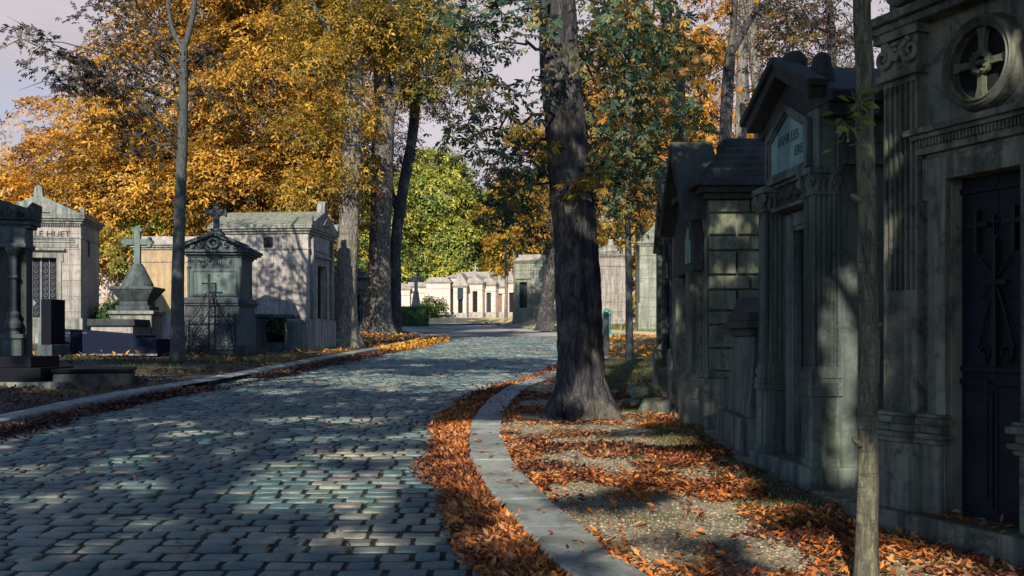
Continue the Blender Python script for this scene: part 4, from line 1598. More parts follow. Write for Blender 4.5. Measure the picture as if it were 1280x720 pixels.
# ---- black tomb at the left edge
X0, Y0 = -9.0, 19.5
zb = zl(X0, Y0)
T = thing('mausoleum', 'soot black tomb with a carved roof cornice at the left edge behind black granite steps', 'mausoleum', (X0 - 2.52, Y0 - .3, zb), R(10), GL)
MB().box(-.1, 2.45, -.1, .5, -.5, .33).obj('plinth', M['soot'], T, .012)
mb = MB()
wall_with_door(mb, 2.4, .42, 2.75, .85, 1.85, 2.15, .3, .3, .33)
mb.obj('wall', M['soot'], T, .01)
mb = MB()
mb.box(-.06, 2.44, -.2, .46, 2.4, 2.48)
mb.box(-.02, 2.41, -.14, .42, 2.48, 2.78)
zt = cornice(mb, 2.4, .4, 2.78, ((.07, .06), (.12, .08)))
mb.obj('cornice', M['teal'], T, .012)
mb = MB().prism_y([(-.24, zt), (2.54, zt), (2.56, zt + .34), (2.46, zt + .22), (1.2, zt + .62), (-.18, zt + .22), (-.3, zt + .34)], -.22, .5)
mb.obj('roof', M['soot'], T, .02)
mb = MB()
for q in range(14):
    for s_ in (0, 1):
        mb.tube(spiral(.05 + q * .19, zt + .12 + s_ * .05 * (q % 2), .07, 1.2, 1 if q % 2 else -1, 0, 12, -.235), .018, 5)
mb.obj('roof_carving', M['teal'], T)
mb = MB().box(2.02, 2.36, -.18, -.002, .33, .7).box(1.98, 2.4, -.22, -.002, .7, .78)
mb.lathe([(.13, .78), (.1, .84), (.14, .9), (.15, .98), (.1, 1.08), (.12, 1.16), (.07, 1.22), (.065, 1.8), (.1, 1.84), (.07, 1.9), (.075, 2.25), (.14, 2.36), (.14, 2.4)], 2.19, -.1, 14)
mb.obj('column', M['teal'], T, .006)
MB().box(.86, 1.84, .2, .24, .33, 2.15).obj('door', M['void'], T)
# steps of black granite in front: low tomb slab
T = thing('ledger_tomb', 'stepped black polished granite slab at the left edge below the soot black tomb', 'grave', (-9.35, 17.7, zl(-9, 17.8)), R(1), 'low grave slabs on the left verge')
MB().box(-1.3, 1.32, 0, 1.4, -.3, .27).obj('base_slab', M['granite_black'], T, .01)
MB().box(-1.15, 1.1, .12, 1.3, .27, .46).obj('top_slab', M['granite_black'], T, .01)
MB().box(-1.6, 1.7, -.18, 1.6, -.3, .03).obj('border', M['pale_top'], T, .01)

# ---- long blue-black granite tomb, headstones behind it
gx, gy = -11.6, 26.2
T = thing('ledger_tomb', 'long dark blue granite grave wall in front of the trefoil stone cross', 'grave', (gx, gy, zl(-9.5, gy)), R(0), 'low grave slabs on the left verge')
MB().prism_y([(0, -.4), (2.65, -.4), (2.65, .42), (2.12, .45), (2.12, .52), (.12, .68), (.1, .52), (0, .5)], 0, 1.5).obj('slab', M['granite_blue'], T, .01)
MB().box(-.02, 2.67, -.03, 0, .0, .045).obj('border', M['pale_top'], T)
mb = MB()
for k, (a, b) in enumerate(((.16, .5), (.54, .9), (.2, .44), (.5, .66))):
    z0 = .55 - .07 * (k // 2)
    x_ = a
    while x_ < b:
        q = random.uniform(.012, .03)
        mb.box(x_, x_ + q, -.004, -.0005, z0, z0 + .035)
        x_ += q + .012
mb.obj('inscription', M['post'], T)
T = thing('stone_post', 'slim grey stone post with a flat cap left of the black headstone', 'post', (-11.55, 24.6, zl(-11.5, 24.6)))
MB().box(-.16, .16, -.16, .16, -.3, .12).lathe([(.1, .12), (.085, .2), (.075, 1.15), (.11, 1.2), (.13, 1.26), (.13, 1.32), (.1, 1.34)], 0, 0, 12).obj('shaft', M['teal'], T, .008)
T = thing('headstone', 'narrow polished black headstone in front of the latticed mausoleum door', 'headstone', (-11.2, 25.0, zl(-11.2, 25)), R(-8))
MB().box(-.13, .13, 0, .6, .32, 1.42).obj('slab', M['granite_black'], T, .008)
MB().box(-.2, .2, -.08, .68, -.3, .32).obj('base', M['teal'], T, .01)
T = thing('headstone', 'green mottled headstone between the grey post and the black headstone', 'headstone', (-11.75, 26.3, zl(-11.5, 26)), R(4))
MB().prism_y([(-.24, -.3), (.24, -.3), (.22, .9), (.12, 1.1), (-.12, 1.1), (-.22, .9)], 0, .2).obj('slab', M['teal_face'], T, .02)
MB().box(-.32, .32, -.06, .26, -.3, .14).obj('base', M['teal'], T, .01)

# ---- low ledger nearest the kerb
T = thing('ledger_tomb', 'low weathered black ledger stone lying in brown leaves nearest the left kerb', 'grave', (-7.95, 18.0, zl(-7.6, 18.4) - .02), R(18), 'low grave slabs on the left verge')
MB().box(0, 1.28, 0, 1.9, -.2, .26).obj('base_slab', M['soot'], T, .03)
MB().box(-.03, 1.31, -.03, 1.93, .26, .33).obj('top_slab', M['granite_black'], T, .015)

# ---- stone cross with trefoil ends on its pedestal
bx, by = -10.44, 29.0
T = thing('cross_monument', 'stone cross with trefoil ends on a flared mossy pedestal', 'monument', (bx, by, zl(bx, by)), R(3))
MB().box(-.55, .55, -.55, .55, -.4, 1.0).box(-.62, .62, -.62, .62, 1.0, 1.1).obj('pedestal', M['pale_top'], T, .02)
mb = MB().box(-.46, .46, -.46, .46, 1.1, 1.24).box(-.38, .38, -.38, .38, 1.24, 1.36).frustum(-.36, .36, -.36, .36, 1.36, -.58, .58, -.58, .58, 1.68).box(-.6, .6, -.6, .6, 1.68, 1.76)
mb.obj('urn_base', M['teal'], T, .02)
mb = MB().lathe([(.44, 1.76), (.42, 1.86), (.3, 2.1), (.2, 2.3), (.13, 2.42)], 0, 0, 20)
mb.obj('cone', M['teal'], T)
mb = MB()
cross_mesh(mb, 0, 0, 2.38, .98, .66, .17, .14, .085)
mb.obj('cross', M['teal_face'], T, .012)
T = thing('ledger_tomb', 'raised pale tomb chest under a dark slab at the foot of the trefoil cross', 'grave', (-11.25, 27.6, zl(-11, 27.6)), R(-4), 'low grave slabs on the left verge')
MB().box(.05, 1.2, .05, 1.0, -.4, .72).obj('chest', M['pale'], T, .012)
MB().box(-.02, 1.27, -.02, 1.07, .72, .9).obj('top_slab', M['soot'], T, .015)

# ---- ochre tomb and pink house behind
T = mausoleum('ochre walled mausoleum with a pale flat roof behind the trefoil cross', (-14.9, 41, zl(-14, 41)), R(2), 4.0, 3, 3.45, M['ochre'], M['pale'], M['far_top'], 'flat', .32, 0, 0, None, 0, GL, False, .85)
MB().lathe([(.05, -.03), (.09, -.02), (.09, .0), (.05, .0)], 0, 0, 12, Matrix.Translation((2.9, -.002, 3.15)) @ Matrix.Rotation(R(90), 4, 'X')).obj('vent', M['void'], T)
T = thing('cemetery_lodge', 'pink rendered lodge with a mauve tiled roof beside the latticed mausoleum', 'building', (-20.4, 48, zl(-19, 48)), R(2))
MB().box(0, 4.2, 0, 4, -.5, 2.95).obj('wall', M['pink'], T, .01)
MB().prism_x([(-.3, 2.9), (4.3, 2.9), (4.3, 3.0), (2, 4.75), (-.3, 3.0)], -.2, 4.4).obj('roof', M['tiles'], T, .01)
MB().prism_y([(2.2, 2.4), (2.5, 2.4), (2.35, 2.62)], -.006, .02).obj('vent', M['void'], T)
MB().box(1.2, 1.6, 2.2, 2.6, 4.2, 5.2).obj('chimney', M['pale_top'], T, .01)

# ---- small dark tomb with cross and scrolled iron screen
lx, ly = -8.72, 27.7
T = thing('tomb', 'dark pedimented tomb topped by a cross with a scrolled iron screen in front', 'tomb', (lx, ly, zl(-8, ly)), R(4), GL)
W6, D6 = 1.54, 1.75
MB().box(-.06, W6 + .06, -.06, D6 + .06, -.5, .26).obj('plinth', M['soot'], T, .012)
MB().box(0, W6, 0, D6, .26, 1.32).obj('lower_wall', M['teal'], T, .012)
mb = MB().box(-.05, W6 + .05, -.05, D6 + .05, 1.32, 1.38).box(-.09, W6 + .09, -.09, D6 + .09, 1.38, 1.47).box(-.03, W6 + .03, -.03, D6 + .03, 1.47, 1.53)
mb.obj('string_course', M['teal'], T, .012)
MB().box(.06, W6 - .06, .06, D6 - .06, 1.53, 2.62).obj('upper_wall', M['teal'], T, .012)
mb = MB().box(.12, W6 - .12, .04, .058, 1.58, 2.3)
fp = mb.obj('front_panel', M['teal_face'], T, .006)
mb = MB()
frame_strips(mb, .22, W6 - .22, 2.22, .06, .02, .0395, 0, 1.64)
mb.box(.16, W6 - .16, .02, .0395, 1.58, 1.64)
for xx in (.07, W6 - .13):
    mb.lathe([(.05, 1.53), (.04, 1.6), (.045, 2.3), (.06, 2.36)], xx + .03, .05, 10)
mb.obj('panel_frame', M['teal'], T, .004)
text('LOUVILLE', .17, T, M['pale_top'], (W6 / 2, .052, 2.47), ext=.012, sx=1.15)
mb = MB()
mb.box(.02, W6 - .02, .02, D6 - .02, 2.62, 2.68)
mb.box(-.06, W6 + .06, -.06, D6 + .06, 2.68, 2.74)
mb.box(-.16, W6 + .16, -.12, D6 + .16, 2.74, 2.8)
mb.obj('cornice', M['teal'], T, .01)
mb = MB().prism_y([(-.2, 2.801), (W6 + .2, 2.801), (W6 + .2, 2.87), (W6 / 2, 3.25), (-.2, 2.87)], -.06, D6 + .2)
for sg in (-1, 1):
    for hh in (0,):
        a_ = math.atan2(.38, W6 / 2 + .2)
        Mx = Matrix.Translation((W6 / 2, 0, 3.26)) @ Matrix.Rotation(a_ if sg > 0 else -a_, 4, 'Y')
        mb.box(*((0, 1.03) if sg > 0 else (-1.03, 0)), -.18, -.062, -.07, .03, Mx)
mb.obj('roof', M['teal'], T, .01)
mb = MB().ring(W6 / 2, 2.98, [(.09, -.06), (.09, -.12), (.12, -.15), (.155, -.12), (.155, -.06)], 24)
for sg in (-1, 1):
    mb.tube(spiral(W6 / 2 + sg * .34, 2.93, .09, 1.2, sg, PI / 2, 16, -.09), .025, 5)
    mb.tube(spiral(W6 / 2 + sg * .56, 2.89, .06, 1.2, sg, PI / 2, 16, -.09), .02, 5)
mb.obj('wreath', M['teal_face'], T, smooth=True)
mb = MB().box(W6 / 2 - .2, W6 / 2 + .2, .1, .5, 3.1, 3.3).box(W6 / 2 - .13, W6 / 2 + .13, .17, .43, 3.3, 3.4)
cross_mesh(mb, W6 / 2, .3, 3.4, .66, .46, .15, .13)
mb.box(W6 / 2 - .27, W6 / 2 - .23, .22, .38, 3.72, 3.95)
mb.box(W6 / 2 + .23, W6 / 2 + .27, .22, .38, 3.72, 3.95)
mb.obj('cross', M['teal'], T, .012)
# iron screen, stands before the tomb
S = thing('iron_screen', 'black wrought iron screen of scrolls rising to a cross before the dark pedimented tomb', 'iron screen', (lx + .05, ly - .32, zl(-8, ly - .3)), R(4))
mb = MB()
W_ = 1.36
for xx in (0, W_): mb.box(xx - .018, xx + .018, -.018, .018, -.2, 1.12)
for z0 in (.12, 1.02): mb.box(-.0, W_, -.012, .012, z0, z0 + .028)
for q in range(1, 8): mb.box(q * W_ / 8 - .008, q * W_ / 8 + .008, -.007, .007, .12, .3)
mb.obj('rails', M['iron'], S)
mb = MB()
cx_ = W_ / 2
mb.box(cx_ - .02, cx_ + .02, -.02, .02, .1, 2.1)
mb.box(cx_ - .16, cx_ + .16, -.018, .018, 1.88, 1.92)
for sg in (-1, 1):
    for (dx, z0, r0, tr) in ((.17, .45, .13, 1.5), (.47, .45, .14, 1.6), (.2, .84, .12, 1.5), (.5, .85, .13, 1.4), (.1, 1.22, .09, 1.3), (.33, 1.13, .09, 1.3), (.09, 1.5, .07, 1.2)):
        mb.tube(spiral(cx_ + sg * dx, z0, r0, tr, sg, -PI / 2, 24, 0), .013, 5)
        mb.tube(spiral(cx_ + sg * dx, z0 + r0 * 1.5, r0 * .6, tr, -sg, PI / 2, 18, 0), .011, 5)
    mb.tube([(cx_ + sg * .64, 0, .2), (cx_ + sg * .56, 0, .8), (cx_ + sg * .25, 0, 1.2), (cx_ + sg * .04, 0, 1.7)], .014, 5)
for ex in (-.16, .16): mb.lathe([(.001, -.035), (.03, 0), (.001, .035)], 0, 0, 8, Matrix.Translation((cx_ + ex, 0, 1.9)))
mb.lathe([(.001, -.04), (.03, 0), (.001, .05)], 0, 0, 8, Matrix.Translation((cx_, 0, 2.12)))
mb.obj('scrolls', M['iron'], S)

# ---- ruined little tomb beside the large pale one
T = thing('tomb', 'crumbling low stone tomb with a dark opening and green weeds beside the large pale mausoleum', 'tomb', (-7.55, 30.6, zl(-7, 30.6)), R(5), GL)
mb = MB().box(0, .3, 0, .9, -.4, 1.0).box(.82, 1.12, 0, .9, -.4, .9).box(.3, .82, .45, .9, -.4, .95).box(.3, .82, 0, .45, -.4, .28)
mb.box(-.06, 1.2, -.05, .95, 1.0, 1.12)
mb.obj('wall', M['teal'], T, .03)
MB().box(.301, .819, .4, .449, .28, 1.0).obj('opening', M['void'], T)
g = np.random.default_rng(3)
n = 260
p = np.stack([.3 + .6 * g.random(n), -.08 + .3 * g.random(n), .55 + .5 * g.random(n)], -1)
leaf_obj('weeds', p, g.normal(size=(n, 3)) + [0, -.3, -.4], norm(g.normal(size=(n, 3)) + [0, -1, 1]), .12 * (.6 + .6 * g.random(n)), SINGLE, M['hedge'], T)

# ---- far side: teal tomb, obelisk cross, hedge block, low graves
mausoleum('small green tomb half hidden between the two large left trunks', (-10.0, 57, zp(57) + .2), R(25), 2.6, 2.4, 2.7, M['teal_face'], M['teal'], M['zinc'], 'gable', .6, .8, 1.9, None, .5, GL, False, .4)
T = thing('cross_monument', 'tall grey cross on a tapered column behind the clipped hedge', 'monument', (-7.15, 77.5, zp(77.5) + .1), R(4))
MB().box(-.75, .75, -.75, .75, -.4, .5).box(-.55, .55, -.55, .55, .5, 1.0).obj('pedestal', M['pale_top'], T, .02)
mb = MB().frustum(-.4, .4, -.4, .4, 1.0, -.17, .17, -.17, .17, 2.5)
mb.obj('column', M['pale_top'], T, .02)
mb = MB()
cross_mesh(mb, 0, 0, 2.5, 1.2, .95, .26, .22)
mb.obj('cross', M['pale_top'], T, .015)
H = thing('hedge', 'clipped dark green hedge block in front of the tall grey cross', 'hedge', (-7.0, 74.3, zp(74.3)))
g = np.random.default_rng(8)
n = 5200
p = (g.random((n, 3)) * [1.9, 1.2, 1.35]) - [.95, .6, 0]
fc = g.integers(0, 5, n)
p[fc == 0, 1] = -.6; p[fc == 1, 0] = .95; p[fc == 2, 0] = -.95; p[fc == 3, 2] = 1.35; p[fc == 4, 1] = .6
p += g.normal(size=p.shape) * .03
nr_ = np.array([[0, -1, .2], [1, 0, .2], [-1, 0, .2], [0, 0, 1], [0, 1, .2]])[fc]
leaf_obj('foliage', p, norm(g.normal(size=(n, 3))), norm(nr_ + g.normal(size=(n, 3)) * .5), .1 * (.7 + .6 * g.random(n)), SINGLE, M['hedge'], H)
MB().box(-.88, .88, -.52, .52, -.2, 1.27).obj('core', M['hedge'], H)
for lab, x_, y_, w_, h_ in (('pale low grave slab on the sandy grass near the green bush', -4.6, 88, 2.2, .5), ('grey low tomb block beside the green bush in front of the cream tombs', -6.5, 91, 3.2, 1.1)):
    T = thing('ledger_tomb', lab, 'grave', (x_ - w_, y_, zp(y_) + .2), R(4), 'low graves before the cream tombs')
    MB().box(0, w_, 0, 1.6, -.4, h_ * .6).obj('base_slab', M['farg'] if h_ > .8 else M['far'], T, .02)
    MB().box(.12, w_ - .12, .12, 1.5, h_ * .6, h_).obj('top_slab', M['pale'], T, .02)

# ---- row of cream tombs at the end of the avenue
GF = 'cream tombs at the end of the avenue'
yb = 98.0


def farX(px, Y=yb): return (px - 640) / F * Y


zf = zp(yb) + .42
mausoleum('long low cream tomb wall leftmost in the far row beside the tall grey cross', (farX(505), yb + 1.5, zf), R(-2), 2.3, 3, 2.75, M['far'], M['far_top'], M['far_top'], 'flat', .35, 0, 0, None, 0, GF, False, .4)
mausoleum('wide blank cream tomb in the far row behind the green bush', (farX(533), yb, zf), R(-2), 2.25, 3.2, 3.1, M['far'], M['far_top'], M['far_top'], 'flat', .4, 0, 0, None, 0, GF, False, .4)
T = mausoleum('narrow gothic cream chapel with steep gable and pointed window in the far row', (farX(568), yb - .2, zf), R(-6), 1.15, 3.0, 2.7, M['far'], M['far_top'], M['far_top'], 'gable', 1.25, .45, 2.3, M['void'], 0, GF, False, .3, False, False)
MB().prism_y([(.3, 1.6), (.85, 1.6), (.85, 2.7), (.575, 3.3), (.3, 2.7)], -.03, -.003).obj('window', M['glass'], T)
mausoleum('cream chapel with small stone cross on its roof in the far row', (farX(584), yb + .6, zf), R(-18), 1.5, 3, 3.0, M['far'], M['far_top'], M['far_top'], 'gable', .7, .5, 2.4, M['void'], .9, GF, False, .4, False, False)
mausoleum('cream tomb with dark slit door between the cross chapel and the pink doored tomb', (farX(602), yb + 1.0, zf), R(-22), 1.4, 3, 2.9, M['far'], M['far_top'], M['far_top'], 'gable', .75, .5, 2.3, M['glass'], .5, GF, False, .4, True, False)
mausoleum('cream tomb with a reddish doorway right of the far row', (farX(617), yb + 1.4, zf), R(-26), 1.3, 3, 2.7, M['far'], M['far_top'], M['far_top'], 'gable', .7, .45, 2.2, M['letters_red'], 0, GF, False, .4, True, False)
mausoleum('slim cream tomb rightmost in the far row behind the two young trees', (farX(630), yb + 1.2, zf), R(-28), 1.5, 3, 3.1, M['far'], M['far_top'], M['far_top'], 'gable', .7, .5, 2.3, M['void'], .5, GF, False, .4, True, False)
for lab, px_, Y_, w_, h_, rot in (('plain cream tomb just visible past the forked trunk on the left', 486, 99, 2.0, 2.6, 0), ('grey roofed cream tomb behind the far row', 560, 106, 6.0, 3.9, -3)):
    mausoleum(lab, (farX(px_, Y_), Y_, zp(Y_) + .3), R(rot), w_, 3, h_, M['far'], M['far_top'], M['far_top'], 'hip', .5, 0, 0, None, 0, GF, False, .4)

# ---- grey-green tombs across the side path on the right
GR = 'grey tombs across the side path'
mausoleum('grey green tomb with narrow window left of the leaning dark trunk', (.2, 72, zp(72) + .2), R(-16), 2.0, 3, 4.2, M['farg'], M['farg'], M['far_top'], 'flat', .4, .55, 2.9, M['glass'], 0, GR, False, 1.1, True, True, dpos=.6)
mausoleum('grey tomb with framed narrow door between the leaning dark trunk and the big trunk', (2.1, 66, zp(66) + .2), R(-14), 2.4, 3, 4.0, M['farg'], M['farg'], M['far_top'], 'hip', .6, .7, 3.1, M['glass'], 0, GR, False, .9, True, True, dpos=1.1)
mausoleum('sunlit beige tomb with a small pediment right of the big trunk', (4.45, 59, zp(59) + .15), R(12), 2.35, 3, 4.1, M['pale'], M['pale'], M['zinc'], 'gable', .55, 0, 0, None, 0, GR, False, .7)
T = mausoleum('tall grey green tomb with a shield shaped vent and blue window behind the young tree', (6.75, 55, zp(55) + .45), R(-4), 2.9, 3, 4.2, M['farg'], M['farg'], M['pale_top'], 'hip', 1.0, 0, 0, None, 0, GR, False, 1.2, window=(.95, 1.45, 2.3, 3.9))
mb = MB().prism_y([(1.05, 4.55), (1.4, 4.55), (1.4, 4.3), (1.225, 4.1), (1.05, 4.3)], -.03, -.002)
mb.obj('shield', M['pale'], T, .006)
MB().box(1.21, 1.24, -.034, -.0305, 4.2, 4.5).box(1.1, 1.35, -.0345, -.0308, 4.37, 4.4).obj('shield_cross', M['void'], T)
mb = MB().box(-.5, .0, -.3, .3, 0, 4.6)
mausoleum('dark grey tomb glimpsed between the young tree and the gothic tomb', (10.2, 52, zp(52) + .45), R(-8), 2.6, 3, 3.9, M['farg'], M['farg'], M['far_top'], 'gable', .9, .8, 2.4, None, 0, GR, False, .8)
# white figure leaning by the tomb
# teal pump, wooden post
T = thing('water_pump', 'small teal metal water pump behind the wooden post', 'water pump', (4.55, 50.0, zr(4.55, 50.0) - .02))
MB().box(-.28, .28, -.24, .24, -.2, .1).lathe([(.2, .1), (.2, .95), (.23, 1.0), (.23, 1.06), (.15, 1.14), (.15, 1.24), (.06, 1.32)], 0, 0, 14).obj('body', M['copper_green'], T, .006)
MB().tube([(0, -.18, .8), (0, -.36, .8), (0, -.4, .7)], .045, 8).obj('spout', M['copper_green'], T)
T = thing('bollard_post', 'weathered wooden post standing on the grass between the big trunk and young tree', 'post', (2.68, 29.6, zr(2.68, 29.6)))
MB().lathe([(.085, -.3), (.085, .9), (.08, 1.22), (.06, 1.27), (.01, 1.28)], 0, 0, 14).obj('post', M['post'], T)

# ---- rubble by the fourth tomb
def rock(name, label, loc, s, seed, rot=0):
    r_ = random.Random(seed)
    mb = MB()
    n1, n2 = 9, 14
    vs = []
    for i in range(n1 + 1):
        for k in range(n2):
            th, ph = PI * i / n1, 2 * PI * k / n2
            f = 1 + .12 * math.sin(3 * ph + seed) + .12 * math.sin(2 * th + 5 * ph + seed * 2) + r_.uniform(-.08, .08)
            sx, sy, sz = math.sin(th) * math.cos(ph), math.sin(th) * math.sin(ph), math.cos(th)
            q = lambda c: math.copysign(abs(c) ** .7, c)
            vs.append((q(sx) * f * s[0], q(sy) * f * s[1], q(sz) * f * s[2]))
    fs = [(i * n2 + k, (i + 1) * n2 + k, (i + 1) * n2 + (k + 1) % n2, i * n2 + (k + 1) % n2) for i in range(n1) for k in range(n2)]
    mb.add(vs, fs)
    o = mb.obj(name, M['dark'], smooth=False, loc=loc)
    o.rotation_euler = (0, 0, rot)
    return tag(o, label, 'stone', 'fallen stones by the gothic tomb')


rock('rubble_stone', 'largest mossy fallen stone at the foot of the gothic tomb', (2.12, 16.6, .72), (.28, .3, .17), 1)
rock('rubble_stone', 'flat pale fallen stone in the grass nearest the road', (1.85, 15.4, .65), (.2, .26, .07), 2, .6)
rock('rubble_stone', 'small dark fallen stone beside the stepped roof tomb porch', (2.08, 14.4, .64), (.2, .3, .14), 3, 1.2)

# ------------------------------------------------------------------ trees
def tree(name, label, loc, trunks, bark, crowns, group=None, n=20, ridge=.05, flare=0., cull=None, cat='tree', twigs=None, flare_h=.5, dz=.16, roots=0):
    """trunks: list of (local points, radii); crowns: (lobes, sprays, per, spray radius, leaf size, template, material, seed, options)"""
    T = thing(name, label, cat, loc, 0, group)
    for i, (pts, rad) in enumerate(trunks):
        mb = MB().trunk(pts, rad, n if i == 0 else max(8, n // 2), ridge, flare if i == 0 else 0, flare_h, seed=hash(label) % 999 + i if False else len(label) * 7 + i, dz=dz)
        if i == 0 and roots: add_roots(mb, roots, len(label))
        if i == 0:
            tr = mb.obj('trunk', bark, T, smooth=True)
        else:
            mb.obj('limb', bark, tr, smooth=True)
    if twigs:
        mb = MB()
        for pts, r0 in twigs:
            m = len(pts)
            mb.tube(pts, [max(.004, r0 * (1 - .85 * i / (m - 1))) for i in range(m)], 6)
        mb.obj('twigs', bark, tr, smooth=True)
    for lobes, sp, per, sr, ls, tm, mat, seed, kw in crowns:
        crown('crown', lobes, sp, per, sr, ls, tm, mat, T, seed, cull=cull, **kw)
    return T


def add_roots(mb, r, seed, k=7, reach=1.75):
    q = random.Random(seed)
    for i in range(k):
        a = 2 * PI * i / k + q.uniform(-.35, .35)
        L = r * reach * q.uniform(.75, 1.15)
        pts = [(math.cos(a + da) * d, math.sin(a + da) * d, z) for d, z, da in ((r * .55, .55, 0), (r * .85, .26, .03), (r * 1.2, .10, .08), (L * .8, .03, .14), (L, -.06, .2))]
        mb.tube(pts, [r * .3, r * .32, r * .28, r * .2, r * .08], 9)


def rel(px, py, Y, loc):
    return tuple(at(px, py, Y) - Vector(loc))


def wavy(p0, p1, g, n=7, amp=.12, sag=0.0):
    p0, p1 = np.array(p0), np.array(p1)
    L = np.linalg.norm(p1 - p0)
    out = []
    o = np.zeros(3)
    for i in range(n + 1):
        t = i / n
        if i and i < n: o = o * .6 + g.normal(size=3) * amp * L / n
        out.append(tuple(p0 + (p1 - p0) * t + o * math.sin(PI * t) + np.array([0, 0, -sag * L * math.sin(PI * t)])))
    return out


HOLES = [(-1.7, 8.9, .62, .95), (-1.15, 8.1, .3, .4), (-2.3, 10.2, .35, .35), (-1.0, 9.8, .35, .3), (-.45, 9.2, .5, .4), (-1.1, 10.9, .9, .35), (-.6, 13.0, .6, .6), (-.3, 11.4, .35, 1.4), (-2.0, 12.5, .4, .3), (-.9, 6.9, .35, .3), (-2.6, 7.5, .3, .25), (-3.2, 9.0, .3, .3), (-4.0, 8.4, .4, .2), (-2.5, 14.5, .8, .4), (-3.6, 13, .5, .3),
         (.0, 9.6, .3, 1.6), (.35, 7.0, .4, .6), (1.2, 7.2, .5, .4), (1.1, 10.2, .7, .5), (2.0, 6.3, .5, .4), (.5, 11.6, .6, .8), (1.6, 8.6, .35, .3), (1.0, 13.0, .5, .4), (1.7, 14.4, .5, .7), (1.8, 9.2, .25, .5), (2.4, 5.6, .5, .3)]
HOLES += [(1.0, 5.4, .6, .35), (1.6, 7.7, .45, .35), (.6, 8.7, .4, .4), (1.5, 9.9, .4, .4), (.35, 10.7, .35, .4), (1.7, 11.7, .35, .4), (.2, 13.3, .35, .4), (1.9, 5.6, .5, .3), (.9, 9.3, .3, .3), (.7, 6.2, .3, .25)]
HOLES = [(a, b, c * (1.25 if a < -.5 else 1.4), d * (1.2 if a < -.5 else 1.4)) for a, b, c, d in HOLES]
HOLES += [(-4 + .9 * i, 19 + 2.2 * ((i * 7) % 5), .5, .5) for i in range(5)]
VHOLES = [(2.55, 8.15, .6, 1.3, .06), (2.5, 8.15, 1.5, 2.6, .05), (2.35, 6.9, 1.3, 3.3, .14), (2.5, 6.8, .6, 3.3, .06), (2.9, 6.0, 3.0, 3.6, .2), (2.55, 12.4, 2.85, 3.25, .12), (2.95, 12.4, 2.75, 3.2, .14), (2.5, 12.4, 2.3, 2.65, .12), (2.8, 12.4, 2.4, 2.6, .1), (2.42, 15.6, .7, 1.4, .08)]
tsn = np.array(tosun)


def shade_cull(base, frame=True):
    bx_, by_, bz_ = base

    def f(p):
        P = p + np.array([bx_, by_, bz_])
        keep = np.ones(len(P), bool)
        # ground patches left in the sun
        t_ = (P[:, 2] - .35) / tsn[2]
        gx_, gy_ = P[:, 0] - tsn[0] * t_, P[:, 1] - tsn[1] * t_
        for hx, hy, rx, ry in HOLES:
            keep &= ((gx_ - hx) / rx) ** 2 + ((gy_ - hy) / ry) ** 2 > 1.15
        # upright patches on the tomb fronts
        for hx, hy, z0, z1, r in VHOLES:
            t2 = (P[:, 1] - hy) / tsn[1]
            qx, qz = P[:, 0] - tsn[0] * t2, P[:, 2] - tsn[2] * t2
            keep &= ~((np.abs(qx - hx) < r + .08) & (qz > z0) & (qz < z1))
        if not frame: return keep
        # nothing hangs into the picture
        lim_ = 1.6 + .327 * P[:, 1] + .35
        inx = np.abs(P[:, 0]) < .5 * P[:, 1] + .3
        keep &= ~((P[:, 1] > .2) & inx & (P[:, 2] < lim_))
        return keep
    return f


def hole_cull(base): return shade_cull(base, False)


gt = np.random.default_rng(77)

# 1. big chestnut on the right verge
L = (.92, 13.74, zr(.92, 13.74) - .05)
tp = [rel(727, 522, 13.74, L), rel(725, 440, 13.74, L), rel(721, 330, 13.74, L), rel(712, 220, 13.74, L), rel(702, 110, 13.74, L), rel(697, 0, 13.74, L), rel(690, -150, 14.0, L), rel(700, -330, 14.2, L)]
lim = [([rel(697, -20, 13.74, L), rel(640, -130, 12.6, L), rel(560, -260, 11, L), rel(470, -380, 10, L)], [.13, .1, .07, .04]),
       ([rel(694, -60, 13.8, L), rel(760, -160, 14.2, L), rel(860, -300, 15, L)], [.13, .09, .05])]
tw = []
ends_l = [(585, 165, 13.0), (600, 60, 12.6), (590, 20, 13.4), (632, 250, 14.3), (655, 120, 12.4), (628, 205, 13.8), (660, 30, 13.0)]
ends_r = [(775, 40, 13.6), (800, 110, 14.2), (835, 60, 14.8), (770, 180, 14.0), (812, 205, 14.6), (850, 160, 15.4), (752, 225, 14.4)]
st = [(700, 150), (700, 60), (698, -10), (710, 225), (702, 100), (705, 170), (698, 0)]
for (a, b) in zip(ends_l, st): tw.append((wavy(rel(b[0], b[1], 13.7, L), rel(*a, L), gt, 8, .35, -.05), .028))
for (a, b) in zip(ends_r, st): tw.append((wavy(rel(b[0], b[1], 13.7, L), rel(*a, L), gt, 8, .35, -.05), .028))
lobL = [rel(*e, L) + (.34, .4, .3) for e in ends_l + [(620, 130, 13.4), (668, 285, 14.6), (660, 200, 14.4), (610, 110, 14.2), (640, 0, 13)]]
lobR = [rel(*e, L) + (.5, .8, .36) for e in ends_r + [(735, 80, 14), (830, 170, 14.2), (745, 140, 14.4), (790, 20, 14), (820, 0, 14)]]
lobT = [(-2.2, -1.8, 9.6, 2.6, 2.6, 1.5), (1.2, .6, 9.8, 2.8, 2.6, 1.6), (-.6, 1.0, 11.5, 3, 3, 1.8)]
